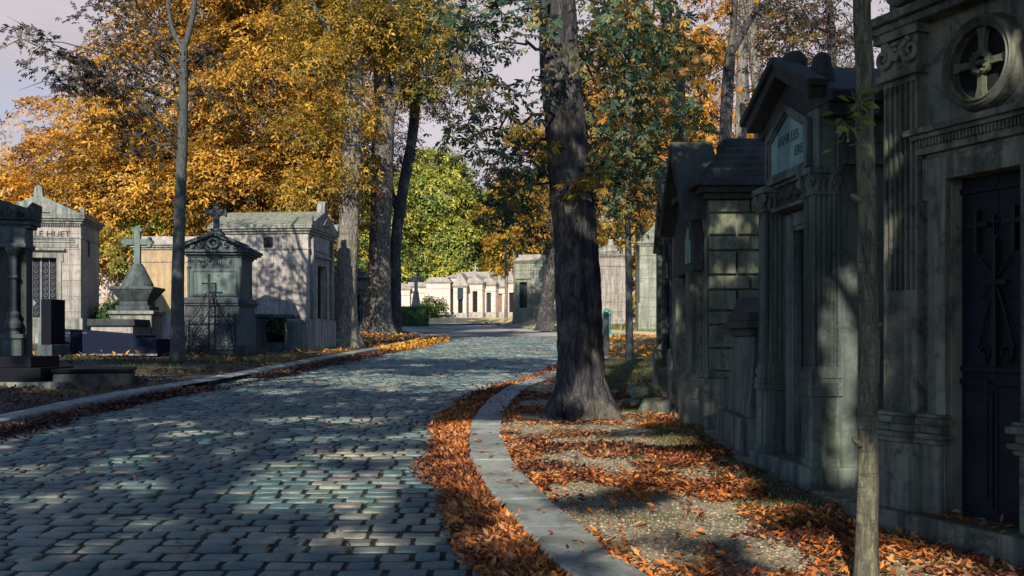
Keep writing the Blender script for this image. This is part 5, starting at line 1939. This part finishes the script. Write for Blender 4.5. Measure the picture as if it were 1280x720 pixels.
tree('chestnut_tree', 'big dark ridged chestnut trunk standing alone on the right verge beside the curved kerb', L,
     [(tp, [.34, .30, .28, .262, .245, .235, .21, .15])] + lim, M['bark_dark'],
     [(lobL, 95, 9, .32, .115, PAL7, M['deep'], 1, {}), (lobR, 120, 9, .36, .115, PAL7, M['deep'], 2, {}), (lobR, 26, 8, .3, .105, PAL7, M['rust'], 3, {}),
      ([rel(705, 185, 13.35, L) + (.25, .1, .12), rel(715, 240, 13.3, L) + (.2, .1, .12), rel(740, 225, 13.3, L) + (.2, .2, .2)], 7, 8, .16, .12, PAL7, M['gold'], 4, {}),
      (lobT, 150, 11, .5, .22, PAL7, M['deep'], 5, {})],
     n=56, ridge=.075, flare=.45, twigs=tw, flare_h=.24, dz=.07, cull=hole_cull(L), roots=.37)

# 2. young tree on the left verge
L = (-7.88, 24.5, zl(-7.88, 24.5) - .03)
tp = [rel(222, 452, 24.5, L), rel(222, 350, 24.5, L), rel(225, 250, 24.5, L), rel(229, 150, 24.5, L), rel(230, 60, 24.5, L)]
lim = [([rel(230, 60, 24.5, L), rel(240, 25, 24.5, L), rel(247, -40, 24.5, L), rel(250, -140, 24.5, L)], [.085, .07, .05, .03]),
       ([rel(230, 62, 24.5, L), rel(215, 35, 24.6, L), rel(205, -30, 24.8, L)], [.07, .05, .03])]
brs = [((227, 175), (20, 40, 23.7)), ((229, 100), (110, -15, 24.6)), ((226, 190), (120, 85, 23.6)), ((226, 165), (150, 60, 24.2)), ((228, 130), (60, 95, 23.8)), ((226, 200), (140, 150, 25)), ((230, 85), (150, -20, 24)), ((229, 110), (30, 45, 23.5)),
       ((228, 150), (190, 40, 25.2)), ((229, 80), (265, 60, 24.2)), ((225, 180), (165, 190, 24.6)), ((228, 120), (275, 120, 24.8))]
tw = [(wavy(rel(s[0], s[1], 24.5, L), rel(*e, L), gt, 9, .13, -.05), .036) for s, e in brs]
for s, e in brs[:9]:
    for q in range(5):
        k = .35 + .13 * q
        m_ = np.array(rel(s[0] + (e[0] - s[0]) * k, s[1] + (e[1] - s[1]) * k, 24.5 + (e[2] - 24.5) * k, L))
        tw.append((wavy(m_, m_ + gt.normal(size=3) * [.55, .5, .4] + [-.25, 0, .1], gt, 4, .3), .017))
lob = []
for s, e in brs:
    for k in (.4, .6, .8, 1.0):
        lob.append(rel(s[0] + (e[0] - s[0]) * k, s[1] + (e[1] - s[1]) * k, 24.5 + (e[2] - 24.5) * k, L) + (.42, .5, .22))
tree('young_tree', 'slender young tree with sparse dark leaves between the trefoil cross and the pedimented tomb', L, [(tp, [.165, .145, .13, .115, .095])] + lim, M['bark_teal'],
     [(lob, 190, 7, .3, .11, PAL5, M['slate'], 11, dict(inner=.1)), ([rel(90, 80, 23.6, L) + (1.0, .6, .35), rel(40, 45, 23.5, L) + (.3, .3, .12), rel(140, 30, 24, L) + (.9, .7, .5), rel(110, 110, 24, L) + (1.0, .5, .3)], 44, 8, .3, .115, PAL5, M['slate'], 12, dict(inner=.1))],
     n=16, ridge=.03, flare=.2, twigs=tw)

# 3. thin trunk close on the right
L = (1.86, 5.46, zr(1.86, 5.46) - .03)
tp = [(0, 0, 0)] + [rel(x_, y_, 5.46, L) for x_, y_ in ((1083, 660), (1085, 590), (1084, 520), (1087, 440), (1083, 330), (1084, 260), (1080, 160), (1081, 90), (1077, 0), (1080, -200), (1076, -420))]
tw = [(wavy(rel(1080, 165, 5.44, L), rel(1052, 152, 5.4, L), gt, 4, .2), .007), (wavy(rel(1080, 175, 5.44, L), rel(1062, 182, 5.38, L), gt, 4, .2), .006), (wavy(rel(1082, 150, 5.44, L), rel(1098, 138, 5.4, L), gt, 4, .2), .006)]
T = tree('young_tree', 'thin mottled trunk standing close at the right before the wheel window tomb', L, [(tp, [.062, .055, .052, .05, .051, .048, .048, .046, .047, .044, .043, .038, .03])] + [([rel(1083, y0, 5.46, L), rel(1083 + dx, y0 - 8, 5.42, L), rel(1083 + dx * 1.3, y0 - 12, 5.41, L)], [.022, .016, .012]) for y0, dx in ((415, 14), (255, -14), (120, 13), (560, -13))], M['bark_thin'],
         [([rel(1053, 150, 5.4, L) + (.05, .05, .05), rel(1062, 180, 5.38, L) + (.03, .03, .04), rel(1070, 130, 5.4, L) + (.05, .05, .04)], 9, 6, .06, .075, SINGLE, M['fresh'], 21, {}),
          ([(.1, .3, 5.6, .9, 1.0, .5), (-.4, -.3, 6.3, 1.0, .9, .5)], 50, 9, .35, .16, PAL5, M['deep'], 22, {})], n=22, ridge=.04, flare=.35, twigs=tw, flare_h=.12, dz=.06, cull=hole_cull(L))

# 4-6. trunks at the end of the left kerb
L = (-5.76, 35.7, zl(-5.76, 35.7) - .05)
tp = [rel(430, 434, 35.7, L), rel(431, 390, 35.7, L), rel(435, 300, 35.7, L), rel(440, 190, 35.7, L), rel(444, 70, 35.7, L), rel(448, -60, 35.7, L), rel(446, -200, 35.7, L)]
lim = [([rel(443, 90, 35.7, L), rel(400, 20, 35, L), rel(350, -50, 34.5, L)], [.18, .13, .08]), ([rel(445, 60, 35.7, L), rel(500, -10, 36, L), rel(540, -80, 36.5, L)], [.16, .12, .08])]
lob = [rel(*e, L) + r_ for e, r_ in (((400, 60, 35), (1.5, 1.6, 1.0)), ((440, 130, 34.8), (1.1, 1.0, .9)), ((390, 160, 35), (1.0, 1.2, .9)), ((470, 40, 35.5), (1.5, 1.5, .9)), ((430, 20, 35.5), (2.2, 1.8, 1.1)),
                                     ((415, 215, 35.2), (.8, .8, .8)), ((510, 60, 36), (1.0, 1.2, .9)), ((375, 240, 35), (.7, .8, .9)), ((420, -80, 35.7), (3, 3, 1.8)), ((448, 215, 34.9), (.45, .4, .6)), ((405, 292, 34.5), (.28, .3, .22)))]
tree('chestnut_tree', 'pale barked chestnut trunk with golden drooping leaves beside the large pale mausoleum', L, [(tp, [.5, .39, .35, .33, .3, .26, .2])] + lim, M['bark_grey'],
     [(lob, 480, 20, .6, .19, PAL3, M['gold'], 31, dict(inner=.2))], 'chestnut trunks at the end of the left kerb', n=26, ridge=.05, flare=.5)
L = (-6.41, 49.6, zl(-6.41, 46) + .1)
tp = [rel(472, 420, 49.6, L), rel(473, 380, 49.6, L), rel(474, 300, 49.6, L), rel(479, 210, 49.6, L), rel(481, 130, 49.6, L), rel(474, 60, 49.6, L), rel(470, -60, 49.6, L)]
lim = [([rel(482, 150, 49.5, L), rel(497, 108, 49.4, L), rel(506, 70, 49.4, L), rel(540, -20, 49.6, L)], [.34, .3, .22, .15])]
lob = [rel(*e, L) + r_ for e, r_ in (((470, 30, 49), (3.0, 2.5, 1.8)), ((540, 40, 49.5), (2.0, 2, 1.5)), ((560, 90, 50), (1.4, 1.6, 1.0)), ((520, 110, 50), (1.2, 1.4, .9)), ((500, 20, 50), (2.5, 2.5, 1.5)), ((590, 20, 50), (1.2, 1.6, 1.1)),
                                     ((450, 190, 49), (.9, 1.2, 1.2)))]
tree('chestnut_tree', 'thick forked chestnut trunk with sun flecked bark at the tip of the left kerb', L, [(tp, [.74, .6, .5, .46, .44, .34, .25])] + lim, M['bark_mid'],
     [(lob, 200, 20, .75, .22, PAL3, M['deep'], 41, dict(inner=.2)), (lob[:5], 230, 20, .75, .22, PAL3, M['gold'], 42, dict(inner=.2))], 'chestnut trunks at the end of the left kerb', n=26, ridge=.06, flare=.45)
L = (-6.0, 52.4, zl(-6, 46) + .2)
tp = [rel(492, 416, 52.4, L), rel(494, 360, 52.4, L), rel(495, 300, 52.4, L), rel(505, 230, 52.4, L), rel(517, 160, 52.4, L), rel(520, 90, 52.4, L), rel(522, 0, 52.4, L)]
lim = [([rel(498, 262, 52.4, L), rel(488, 235, 52.6, L), rel(484, 180, 52.6, L)], [.22, .16, .1])]
lob = [rel(*e, L) + r_ for e, r_ in (((525, 100, 52), (1.5, 1.6, 1.3)), ((548, 130, 52), (.9, 1.0, .7)), ((500, 180, 53), (.9, 1.1, 1.2)), ((560, 60, 52), (1.8, 2, 1.4)))]
tree('chestnut_tree', 'dark leaning chestnut trunk just right of the thick forked trunk', L, [(tp, [.36, .30, .27, .27, .25, .22, .16])] + lim, M['bark_dark'],
     [(lob, 70, 15, .6, .2, PAL3, M['slate'], 51, dict(inner=.2)), (lob, 60, 15, .6, .2, PAL3, M['deep'], 52, dict(inner=.2))], 'chestnut trunks at the end of the left kerb', n=22, ridge=.05, flare=.3)

# 7. the orange avenue behind the left tombs
def orange(label, x_, y_, lobes, sp, seed, mat='orange', tr=.45):
    z0 = zl(x_, min(y_, 46))
    L = (x_, y_, z0)
    hh = max(l[2] for l in lobes) - z0
    tree('autumn_tree', label, L, [([(0, 0, -.3), (.1, 0, 3), (0, .1, hh * .6), (.2, 0, hh)], [tr, tr * .8, tr * .6, tr * .3])], M['bark_dark'],
         [([(a - x_, b - y_, c - z0, d, e, f) for a, b, c, d, e, f in lobes], int(sp * .68), 58, 1.15, .25, PAL3, M[mat], seed, dict(inner=.4, flat=.09))], 'orange trees behind the left tombs', n=14, flare=.4)


orange('orange tree leftmost behind the soot black tomb, its rounded side against the sky', -21.8, 52,
       [(-21.5, 52, 10.0, 4.2, 4.2, 4.6), (-24, 51, 7.6, 3.2, 3.6, 3.0), (-19, 50.5, 9, 3.6, 3.6, 4), (-21, 50, 6.8, 4.5, 3, 2.2)], 620, 61)
orange('orange tree whose crown rises behind the slender young tree', -15.2, 47.5,
       [(-15.5, 47.5, 12.5, 4.6, 4.2, 5.2), (-17, 46, 8, 3.6, 3.4, 3.2), (-13.5, 45.5, 8.2, 3.6, 3.2, 3.4), (-14, 47, 17.5, 3.0, 3.2, 3.2)], 760, 62, 'amber')
orange('orange tree hanging over the roof of the large pale mausoleum', -10.4, 45,
       [(-10.5, 45.5, 12, 4.0, 4.2, 5.0), (-11.5, 44, 7.8, 3.2, 3, 2.6), (-8.6, 44.5, 9, 2.4, 3, 3.6), (-10, 45.5, 17, 3.6, 3.4, 3.4)], 720, 63, 'amber')
orange('brownish gold tree filling the gap behind the pale barked trunk', -7.6, 58,
       [(-9.5, 57.5, 11, 2.6, 3, 4.5), (-8.4, 58, 16, 3.4, 3.4, 4.2), (-10.5, 57, 7.6, 1.8, 2.4, 2.4), (-12.5, 60, 19, 5, 4, 5)], 480, 64, 'amber')
L = (-15.5, 44.5, zl(-15.5, 44.5))
tree('green_bush', 'low green bushy tree showing between the pink lodge and the ochre tomb', L, [([(0, 0, -.2), (.1, 0, 2.0), (0, 0, 4)], [.14, .1, .05])], M['bark_dark'],
     [([(-.6, 0, 3.6, 1.6, 1.2, 1.4), (.8, 0, 4.3, 1.5, 1.2, 1.2), (2.6, .5, 4.9, 1.5, 1.2, .9)], 120, 18, .5, .26, PAL3, M['lime'], 71, {})], n=10)
L = (-13.9, 36.2, zl(-13.9, 36.2))
tree('green_bush', 'round green bush growing beside the latticed mausoleum', L, [([(0, 0, -.2), (.05, 0, .6), (0, 0, 1.2)], [.06, .05, .03])], M['bark_dark'],
     [([(0, 0, .75, .62, .6, .75)], 90, 16, .22, .13, PAL3, M['hedge'], 72, dict(inner=.4)), ([(0, 0, .85, .64, .6, .75)], 30, 12, .22, .12, PAL3, M['fresh'], 73, dict(inner=.8))], n=8, cat='bush')

# 8. green trees at the far end
def far_tree(label, x_, y_, lobes, sp, seed, mat, ls=.75, sr=1.3):
    z0 = zp(y_) + .1
    hh = max(l[2] for l in lobes) - z0
    tree('green_tree', label, (x_, y_, z0), [([(0, 0, -.3), (.1, 0, 4), (0, 0, hh * .6), (.1, 0, hh)], [.5, .4, .3, .1])], M['bark_dark'],
         [([(a - x_, b - y_, c - z0, d, e, f) for a, b, c, d, e, f in lobes], int(sp * 1.3), 30, sr, ls * .75, PAL3, M[mat], seed, dict(inner=.6, flat=.2))], 'green trees beyond the far tombs', n=10)


far_tree('tall yellow green tree in the middle beyond the far cream tombs', -8.4, 116,
         [(-8.4, 116, 17.5, 4.4, 4, 5.6), (-6.2, 115, 12.5, 4, 3.6, 4.0), (-10.5, 114.5, 11.5, 3.4, 3.4, 4), (-8, 113, 8.2, 4.5, 3, 2.6)], 620, 81, 'lime')
far_tree('lower bright green tree right of the tall yellow green one', -3.2, 120,
         [(-3.4, 120, 14.2, 3.6, 3.4, 4.6), (-1.5, 118, 10.5, 3.4, 3, 3.4), (-4, 117, 8.4, 4, 3, 2.6)], 460, 82, 'lime')
far_tree('shaded green tree seen between the two large left trunks', -14.4, 110,
         [(-14.4, 110, 15.0, 3.4, 3.4, 6), (-16.5, 109, 9.5, 3.2, 3, 4), (-13.5, 108, 8.5, 3, 3, 3)], 420, 83, 'lime')
far_tree('yellowing tree behind the two young trees at the far right of the avenue', 2.6, 110,
         [(2.4, 110, 15.2, 3.6, 3.4, 4.4), (.6, 109, 11, 3.0, 3, 3.4), (5, 108, 11, 3.6, 3, 4.2), (3, 106, 8, 4, 3, 2.4)], 520, 84, 'gold')
L = (-6.6, 87.5, zp(87) + .2)
tree('green_bush', 'small bright green bush before the wide blank cream tomb', L, [([(0, 0, -.2), (.05, 0, .6), (0, 0, 1.4)], [.06, .05, .03])], M['bark_dark'],
     [([(0, 0, 1.3, 1.1, .8, .8), (-.7, 0, .9, .9, .7, .6)], 60, 16, .4, .28, PAL3, M['fresh'], 74, {})], n=8, cat='bush')

# 9. leaning dark trunk by the far kerb and young trees beside it
L = (1.95, 60, zp(60) + .1)
tp = [rel(682, 414, 60, L), rel(684, 380, 60, L), rel(690, 330, 60, L), rel(689, 290, 60, L), rel(694, 230, 60, L), rel(696, 150, 60, L)]
tw = [(wavy(rel(690, 318, 60, L), rel(*e, L), gt, 6, .3, -.1), .1) for e in ((655, 290, 59), (640, 250, 59), (725, 285, 59), (735, 240, 60), (660, 215, 60), (720, 200, 60))]
lob = [rel(*e, L) + r_ for e, r_ in (((650, 245, 59), (1.4, 1.5, 1.1)), ((625, 215, 60), (1.0, 1.2, .9)), ((670, 290, 58.5), (1.1, 1.0, .6)), ((720, 245, 59.5), (1.3, 1.3, 1.3)), ((690, 180, 60), (2.2, 2, 1.4)), ((650, 170, 60), (1.2, 1.3, 1)), ((735, 290, 60), (.9, .9, .6)))]
tree('chestnut_tree', 'dark leaning trunk with rusty leaves beside the far kerb left of the big trunk', L, [(tp, [.5, .40, .35, .33, .26, .17])], M['bark_dark'],
     [(lob, 130, 18, .65, .26, PAL3, M['rust'], 91, dict(inner=.2)), (lob, 150, 18, .65, .26, PAL3, M['gold'], 92, dict(inner=.2))], n=20, flare=.35, twigs=tw)
for k, (px_, Y_, top, lab) in enumerate(((632, 78, 255, 'slim young tree with yellow leaves leftmost beside the far cream tombs'), (643, 73, 235, 'slim pale young tree with yellow leaves left of the leaning dark trunk'))):
    b_ = at(px_, 400, Y_)
    L = (b_.x, Y_, zp(Y_) + .1)
    tp = [(0, 0, -.1), rel(px_ + 1, 350, Y_, L), rel(px_, 300, Y_, L), rel(px_ + 2, top, Y_, L)]
    lob = [rel(px_ + dx, y_, Y_, L) + (1.3, 1.3, .9) for dx, y_ in ((0, 290), (-22, 265), (16, 250), (-4, 235))]
    tree('young_tree', lab, L, [(tp, [.15, .12, .1, .05])], M['bark_grey'], [(lob, 75, 11, .6, .34, PAL5, M['gold'], 95 + k, dict(inner=.2))], 'young trees by the far tombs', n=10,
         twigs=[(wavy(rel(px_, 300, Y_, L), l[:3], gt, 5, .3), .05) for l in lob])

# 11. young tree on the grass right of the big trunk
L = (3.09, 27.5, zr(3.09, 27.5) - .03)
tp = [rel(787, 452, 27.5, L), rel(786, 350, 27.5, L), rel(784, 250, 27.5, L), rel(785, 160, 27.5, L), rel(788, 60, 27.5, L), rel(792, -20, 27.5, L)]
brs = [((785, 200), (745, 150, 27)), ((785, 180), (830, 140, 27.4)), ((784, 230), (735, 220, 27.6)), ((785, 220), (835, 215, 27.2)), ((786, 130), (750, 60, 27.6)), ((787, 110), (840, 60, 27.4))]
lob = [rel(*e, L) + (.8, .9, .5) for s, e in brs] + [rel(*e, L) + (.9, .9, .5) for e in ((770, 250, 27), (760, 200, 28), (810, 180, 28), (800, 90, 28), (790, 30, 27.5))]
tree('young_tree', 'slim grey young tree on the grass between the wooden post and the gothic tomb', L, [(tp, [.105, .09, .085, .08, .065, .04])], M['bark_teal'],
     [(lob, 120, 12, .45, .15, PAL5, M['rust'], 101, dict(inner=.2)), (lob, 130, 12, .45, .15, PAL5, M['deep'], 102, dict(inner=.2))], n=14, ridge=.03, flare=.25,
     twigs=[(wavy(rel(s[0], s[1], 27.5, L), rel(*e, L), gt, 7, .3, -.05), .03) for s, e in brs])

# 12. trees behind the right hand tombs
def behind(label, px_, Y_, path, r0, bark_, crowns, limbs=(), group='trees behind the right hand tombs', twigs=None):
    X_ = (px_ - 640) / F * Y_
    L = (X_, Y_, zp(Y_) + .1)
    tp = [(0, 0, -.2)] + [rel(x_, y_, Y_, L) for x_, y_ in path]
    m = len(tp)
    lm = [([rel(*q, L) for q in pts], [r0 * .62 * (1 - .6 * i / (len(pts) - 1)) for i in range(len(pts))]) for pts in limbs]
    cr = [([rel(*e, L) + r_ for e, r_ in lobes], sp, per, sr, ls, tm, M[mat], seed, dict(inner=.2)) for lobes, sp, per, sr, ls, tm, mat, seed in crowns]
    tws = [(wavy(rel(*a, L), rel(*b, L), gt, 8, .35), r) for a, b, r in (twigs or [])]
    return tree('woodland_tree', label, L, [(tp, [r0 * (1.15 - .5 * i / (m - 1)) for i in range(m)])] + lm, bark_, cr, group, n=16, twigs=tws)


behind('dark trunk leaning right with a long raised limb above the stepped roof tomb', 905, 22, [(905, 260), (907, 165), (911, 85), (914, 60)], .15, M['bark_dark'],
       [([((985, 50, 23.5), (.7, .8, .5)), ((865, 60, 23), (.6, .8, .5)), ((960, 120, 23.6), (.5, .7, .4)), ((930, -60, 22), (1.6, 1.4, .7))], 44, 9, .4, .17, PAL5, 'rust', 111)],
       [[(914, 66, 22), (930, 38, 22), (947, 12, 22), (966, -4, 22), (1000, -40, 22)], [(913, 72, 22), (917, 25, 22), (919, -20, 22), (915, -90, 22)]],
       twigs=[((945, 14, 22), (985, 40, 22), .025), ((930, 36, 22), (900, 20, 21.8), .02), ((912, 80, 22), (880, 100, 21.8), .025), ((960, 2, 22), (1010, 30, 22), .025), ((917, 25, 22), (895, -10, 22), .02)])
behind('upright grey trunk behind the dark leaning one above the stepped roof tomb', 926, 30, [(926, 250), (926, 165), (928, 60), (930, -30)], .18, M['bark_grey'],
       [([((965, 150, 31.5), (.9, 1, .7)), ((880, 200, 31.5), (1.2, 1.0, .8)), ((950, 215, 32), (1.2, 1.0, .6)), ((930, -10, 31), (1.8, 1.6, .6))], 70, 12, .5, .18, PAL5, 'orange', 112)])
behind('pale leaning trunk beside the gable of the green tablet tomb', 950, 26, [(953, 240), (948, 110), (941, 50), (932, -30)], .18, M['bark_grey'],
       [([((960, 30, 26), (1.0, 1.2, .7)), ((1000, 10, 26.5), (1.2, 1.2, .7)), ((985, 60, 27), (1.0, 1, .6))], 46, 9, .45, .16, PAL5, 'slate', 113)],
       twigs=[((941, 50, 26), (1000, 20, 26), .03), ((945, 90, 26), (1010, 70, 26), .025), ((938, 30, 26), (1040, -10, 26), .03)])
behind('dark trunk wrapped in orange leaves above the gothic tomb', 846, 29, [(850, 250), (848, 130), (843, 70), (832, 10), (826, -60)], .2, M['bark_dark'],
       [([((815, 30, 30.5), (1.1, 1.0, .8)), ((880, 60, 31), (.8, 1.0, .6)), ((800, 130, 30.5), (1.2, 1.0, .8)), ((865, 165, 30.5), (1.1, 1.0, .6)), ((880, 220, 30), (1.3, 1.1, .6)), ((760, 170, 30), (1.2, 1.2, .9)), ((740, 120, 31), (1.2, 1.2, 1.0))], 150, 12, .5, .18, PAL5, 'orange', 114),
        ([((815, 110, 30), (1.2, 1.0, .7)), ((795, 60, 30), (1.2, 1.0, .8)), ((830, 200, 30), (1.4, 1.2, .6)), ((780, 0, 29), (1.8, 1.5, .8))], 80, 12, .5, .18, PAL5, 'deep', 115)])
behind('rust coloured tree filling the gap above the tall grey green tomb', 800, 70, [(800, 300), (802, 200), (806, 100)], .3, M['bark_dark'],
       [([((740, 200, 70), (3, 2.5, 2)), ((790, 150, 70), (3.2, 2.5, 2.2)), ((830, 220, 70), (3, 2.5, 2)), ((790, 250, 69), (3.2, 2, 1.4)), ((860, 120, 71), (3.4, 2.5, 2.4)), ((900, 210, 72), (3.4, 2.5, 2.2)), ((740, 100, 71), (2.6, 2, 2))], 520, 22, .9, .3, PAL3, 'rust', 116)])
behind('orange tree deep behind the grey trunks on the right', 935, 52, [(935, 300), (934, 200), (930, 80)], .3, M['bark_dark'],
       [([((900, 150, 52), (2.0, 2, 1.4)), ((950, 200, 52), (2.2, 2, 1.5)), ((870, 200, 52), (1.8, 2, 1.4)), ((920, 60, 53), (1.6, 2, 1.2)), ((1000, 220, 53), (2.4, 2, 2.0)), ((1060, 230, 53), (2.4, 2, 2.2)), ((850, 60, 52), (1.6, 2, 1.4))], 330, 20, .75, .25, PAL3, 'orange', 117)])
# fine twigged tree over the temple tomb roof
X_ = (1035 - 640) / F * 19
L = (X_, 19, zp(19) + .1)
tp = [(0, 0, -.2), rel(1036, 200, 19, L), rel(1040, 60, 19, L), rel(1030, -60, 19, L)]
tw, lob = [], []
for q in range(46):
    a_ = rel(1030 + gt.uniform(-30, 40), gt.uniform(-110, 70), 19, L)
    b_ = (a_[0] + gt.normal() * .75 - .25, a_[1] + gt.normal() * .9, a_[2] - gt.uniform(.0, .75))
    tw.append((wavy(a_, b_, gt, 6, .4, -.06), .012))
    lob.append(b_ + (.35, .4, .22))
tw += [(wavy(rel(1035, 40, 19, L), rel(965, 10, 18, L), gt, 8, .3), .03), (wavy(rel(1035, 20, 19, L), rel(975, 70, 18.5, L), gt, 8, .3), .025), (wavy(rel(1035, 60, 19, L), rel(1090, 0, 19, L), gt, 8, .3), .03)]
lob += [rel(x_, y_, 18.5, L) + (.5, .5, .3) for x_, y_ in ((975, 60), (990, 20), (1010, 85), (1050, 90), (1060, 40), (970, 10), (1030, 20))]
tree('woodland_tree', 'fine twigged tree with tiny dull leaves above the temple fronted tomb roof', L, [(tp, [.12, .1, .08, .05])], M['bark_dark'],
     [(lob, 210, 9, .3, .085, PAL3, M['slate'], 118, dict(inner=.05)), (lob, 40, 8, .3, .085, PAL3, M['rust'], 119, dict(inner=.05))], 'trees behind the right hand tombs', n=12, twigs=tw)

# 14. avenue trees beside and behind the camera: they shade the road; leaves are cut away where sun patches should fall
def avenue(label, x_, y_, lobes, sp, seed):
    z0 = (zl(x_, y_) if x_ < 0 else zr(x_, y_)) - .05
    L = (x_, y_, z0)
    hh = lobes[0][2]
    T = tree('chestnut_tree', label, L, [([(0, 0, -.2), (.05, .05, 2.5), (0, 0, 5), (.1, 0, hh)], [.42, .34, .28, .14])] +
             [([(0, 0, 4.8), ((l[0] - x_) * .5, (l[1] - y_) * .5, 6.0), (l[0] - x_, l[1] - y_, l[2] - z0)], [.16, .12, .05]) for l in lobes[1:]], M['bark_dark'],
             [([(a - x_, b - y_, c - z0, d, e, f) for a, b, c, d, e, f in lobes], sp, 14, .7, .30, PAL7, M['rust'], seed, dict(inner=.15))], 'avenue chestnuts arching over the road', n=16, flare=.4, cull=shade_cull(L))
    return T


avenue('avenue chestnut on the left verge whose high crown shades the near road', -8.4, 1.5, [(-7.5, 2, 9.5, 3.6, 3.6, 2.4), (-4.4, 2.2, 9.2, 3, 3.4, 1.8), (-2.0, 3.0, 9.0, 2.2, 2.8, 1.5), (-9.5, 4, 9, 2.5, 3, 2)], 330, 131)
avenue('avenue chestnut on the left verge standing behind the viewpoint', -8.2, -7.5, [(-7, -7, 9.5, 3.6, 3.6, 2.6), (-4, -6, 9.0, 3.2, 3.4, 2.0), (-1.8, -6.5, 8.4, 2.6, 3.2, 1.8)], 330, 132)
avenue('avenue chestnut on the right verge standing behind the viewpoint', 4.6, -5.5, [(3.0, -5, 8.4, 3.2, 3.4, 2.6), (.8, -4.5, 7.6, 2.8, 3.2, 2.0), (.5, -1.0, 8.2, 2.6, 2.6, 1.6), (2.6, -8.5, 7, 2.8, 3, 2.4)], 600, 133)
avenue('avenue chestnut on the left verge just outside the view beside the black granite steps', -11.2, 11.5, [(-9.5, 11.5, 10.5, 3.2, 3.2, 2.4), (-6.5, 12, 10.8, 2.6, 3, 1.8), (-4.0, 11, 10.6, 2.4, 3, 1.6)], 260, 134)
avenue('avenue chestnut overhanging the nearest right hand tomb', 5.4, 1.5, [(3.6, 2.5, 7.6, 2.2, 2.6, 1.8), (1.8, 2.0, 7.8, 2.0, 2.6, 1.4), (3.4, 5.2, 8.2, 2.0, 2.2, 1.5), (1.0, 4.4, 8.2, 1.9, 2.0, 1.5), (2.2, 7.4, 8.6, 1.8, 1.8, 1.4)], 330, 135)

# 15. far woods that close the view
g = np.random.default_rng(19)
n = 26000
aa = g.uniform(-1.05, 1.05, n)
dd = 150 + 14 * g.random(n)
top = 9 + 9 * vnoise(aa * 40, aa * 0, 3.0, 61) + 4 * vnoise(aa * 40, aa * 0, .9, 62)
zz_ = 3.6 + top * g.random(n) ** .75
p = np.stack([np.sin(aa) * dd, np.cos(aa) * dd, zz_], -1)
nrw = norm(np.stack([-np.sin(aa) * .6, -np.cos(aa) * .6, np.ones(n) * .8], -1) + g.normal(size=(n, 3)) * .4)
tag(leaf_obj('woods', p, norm(g.normal(size=(n, 3)) + [0, 0, -.4]), nrw, 1.5 * (.6 + .7 * g.random(n)), PAL5, M['gold']), kind='stuff')
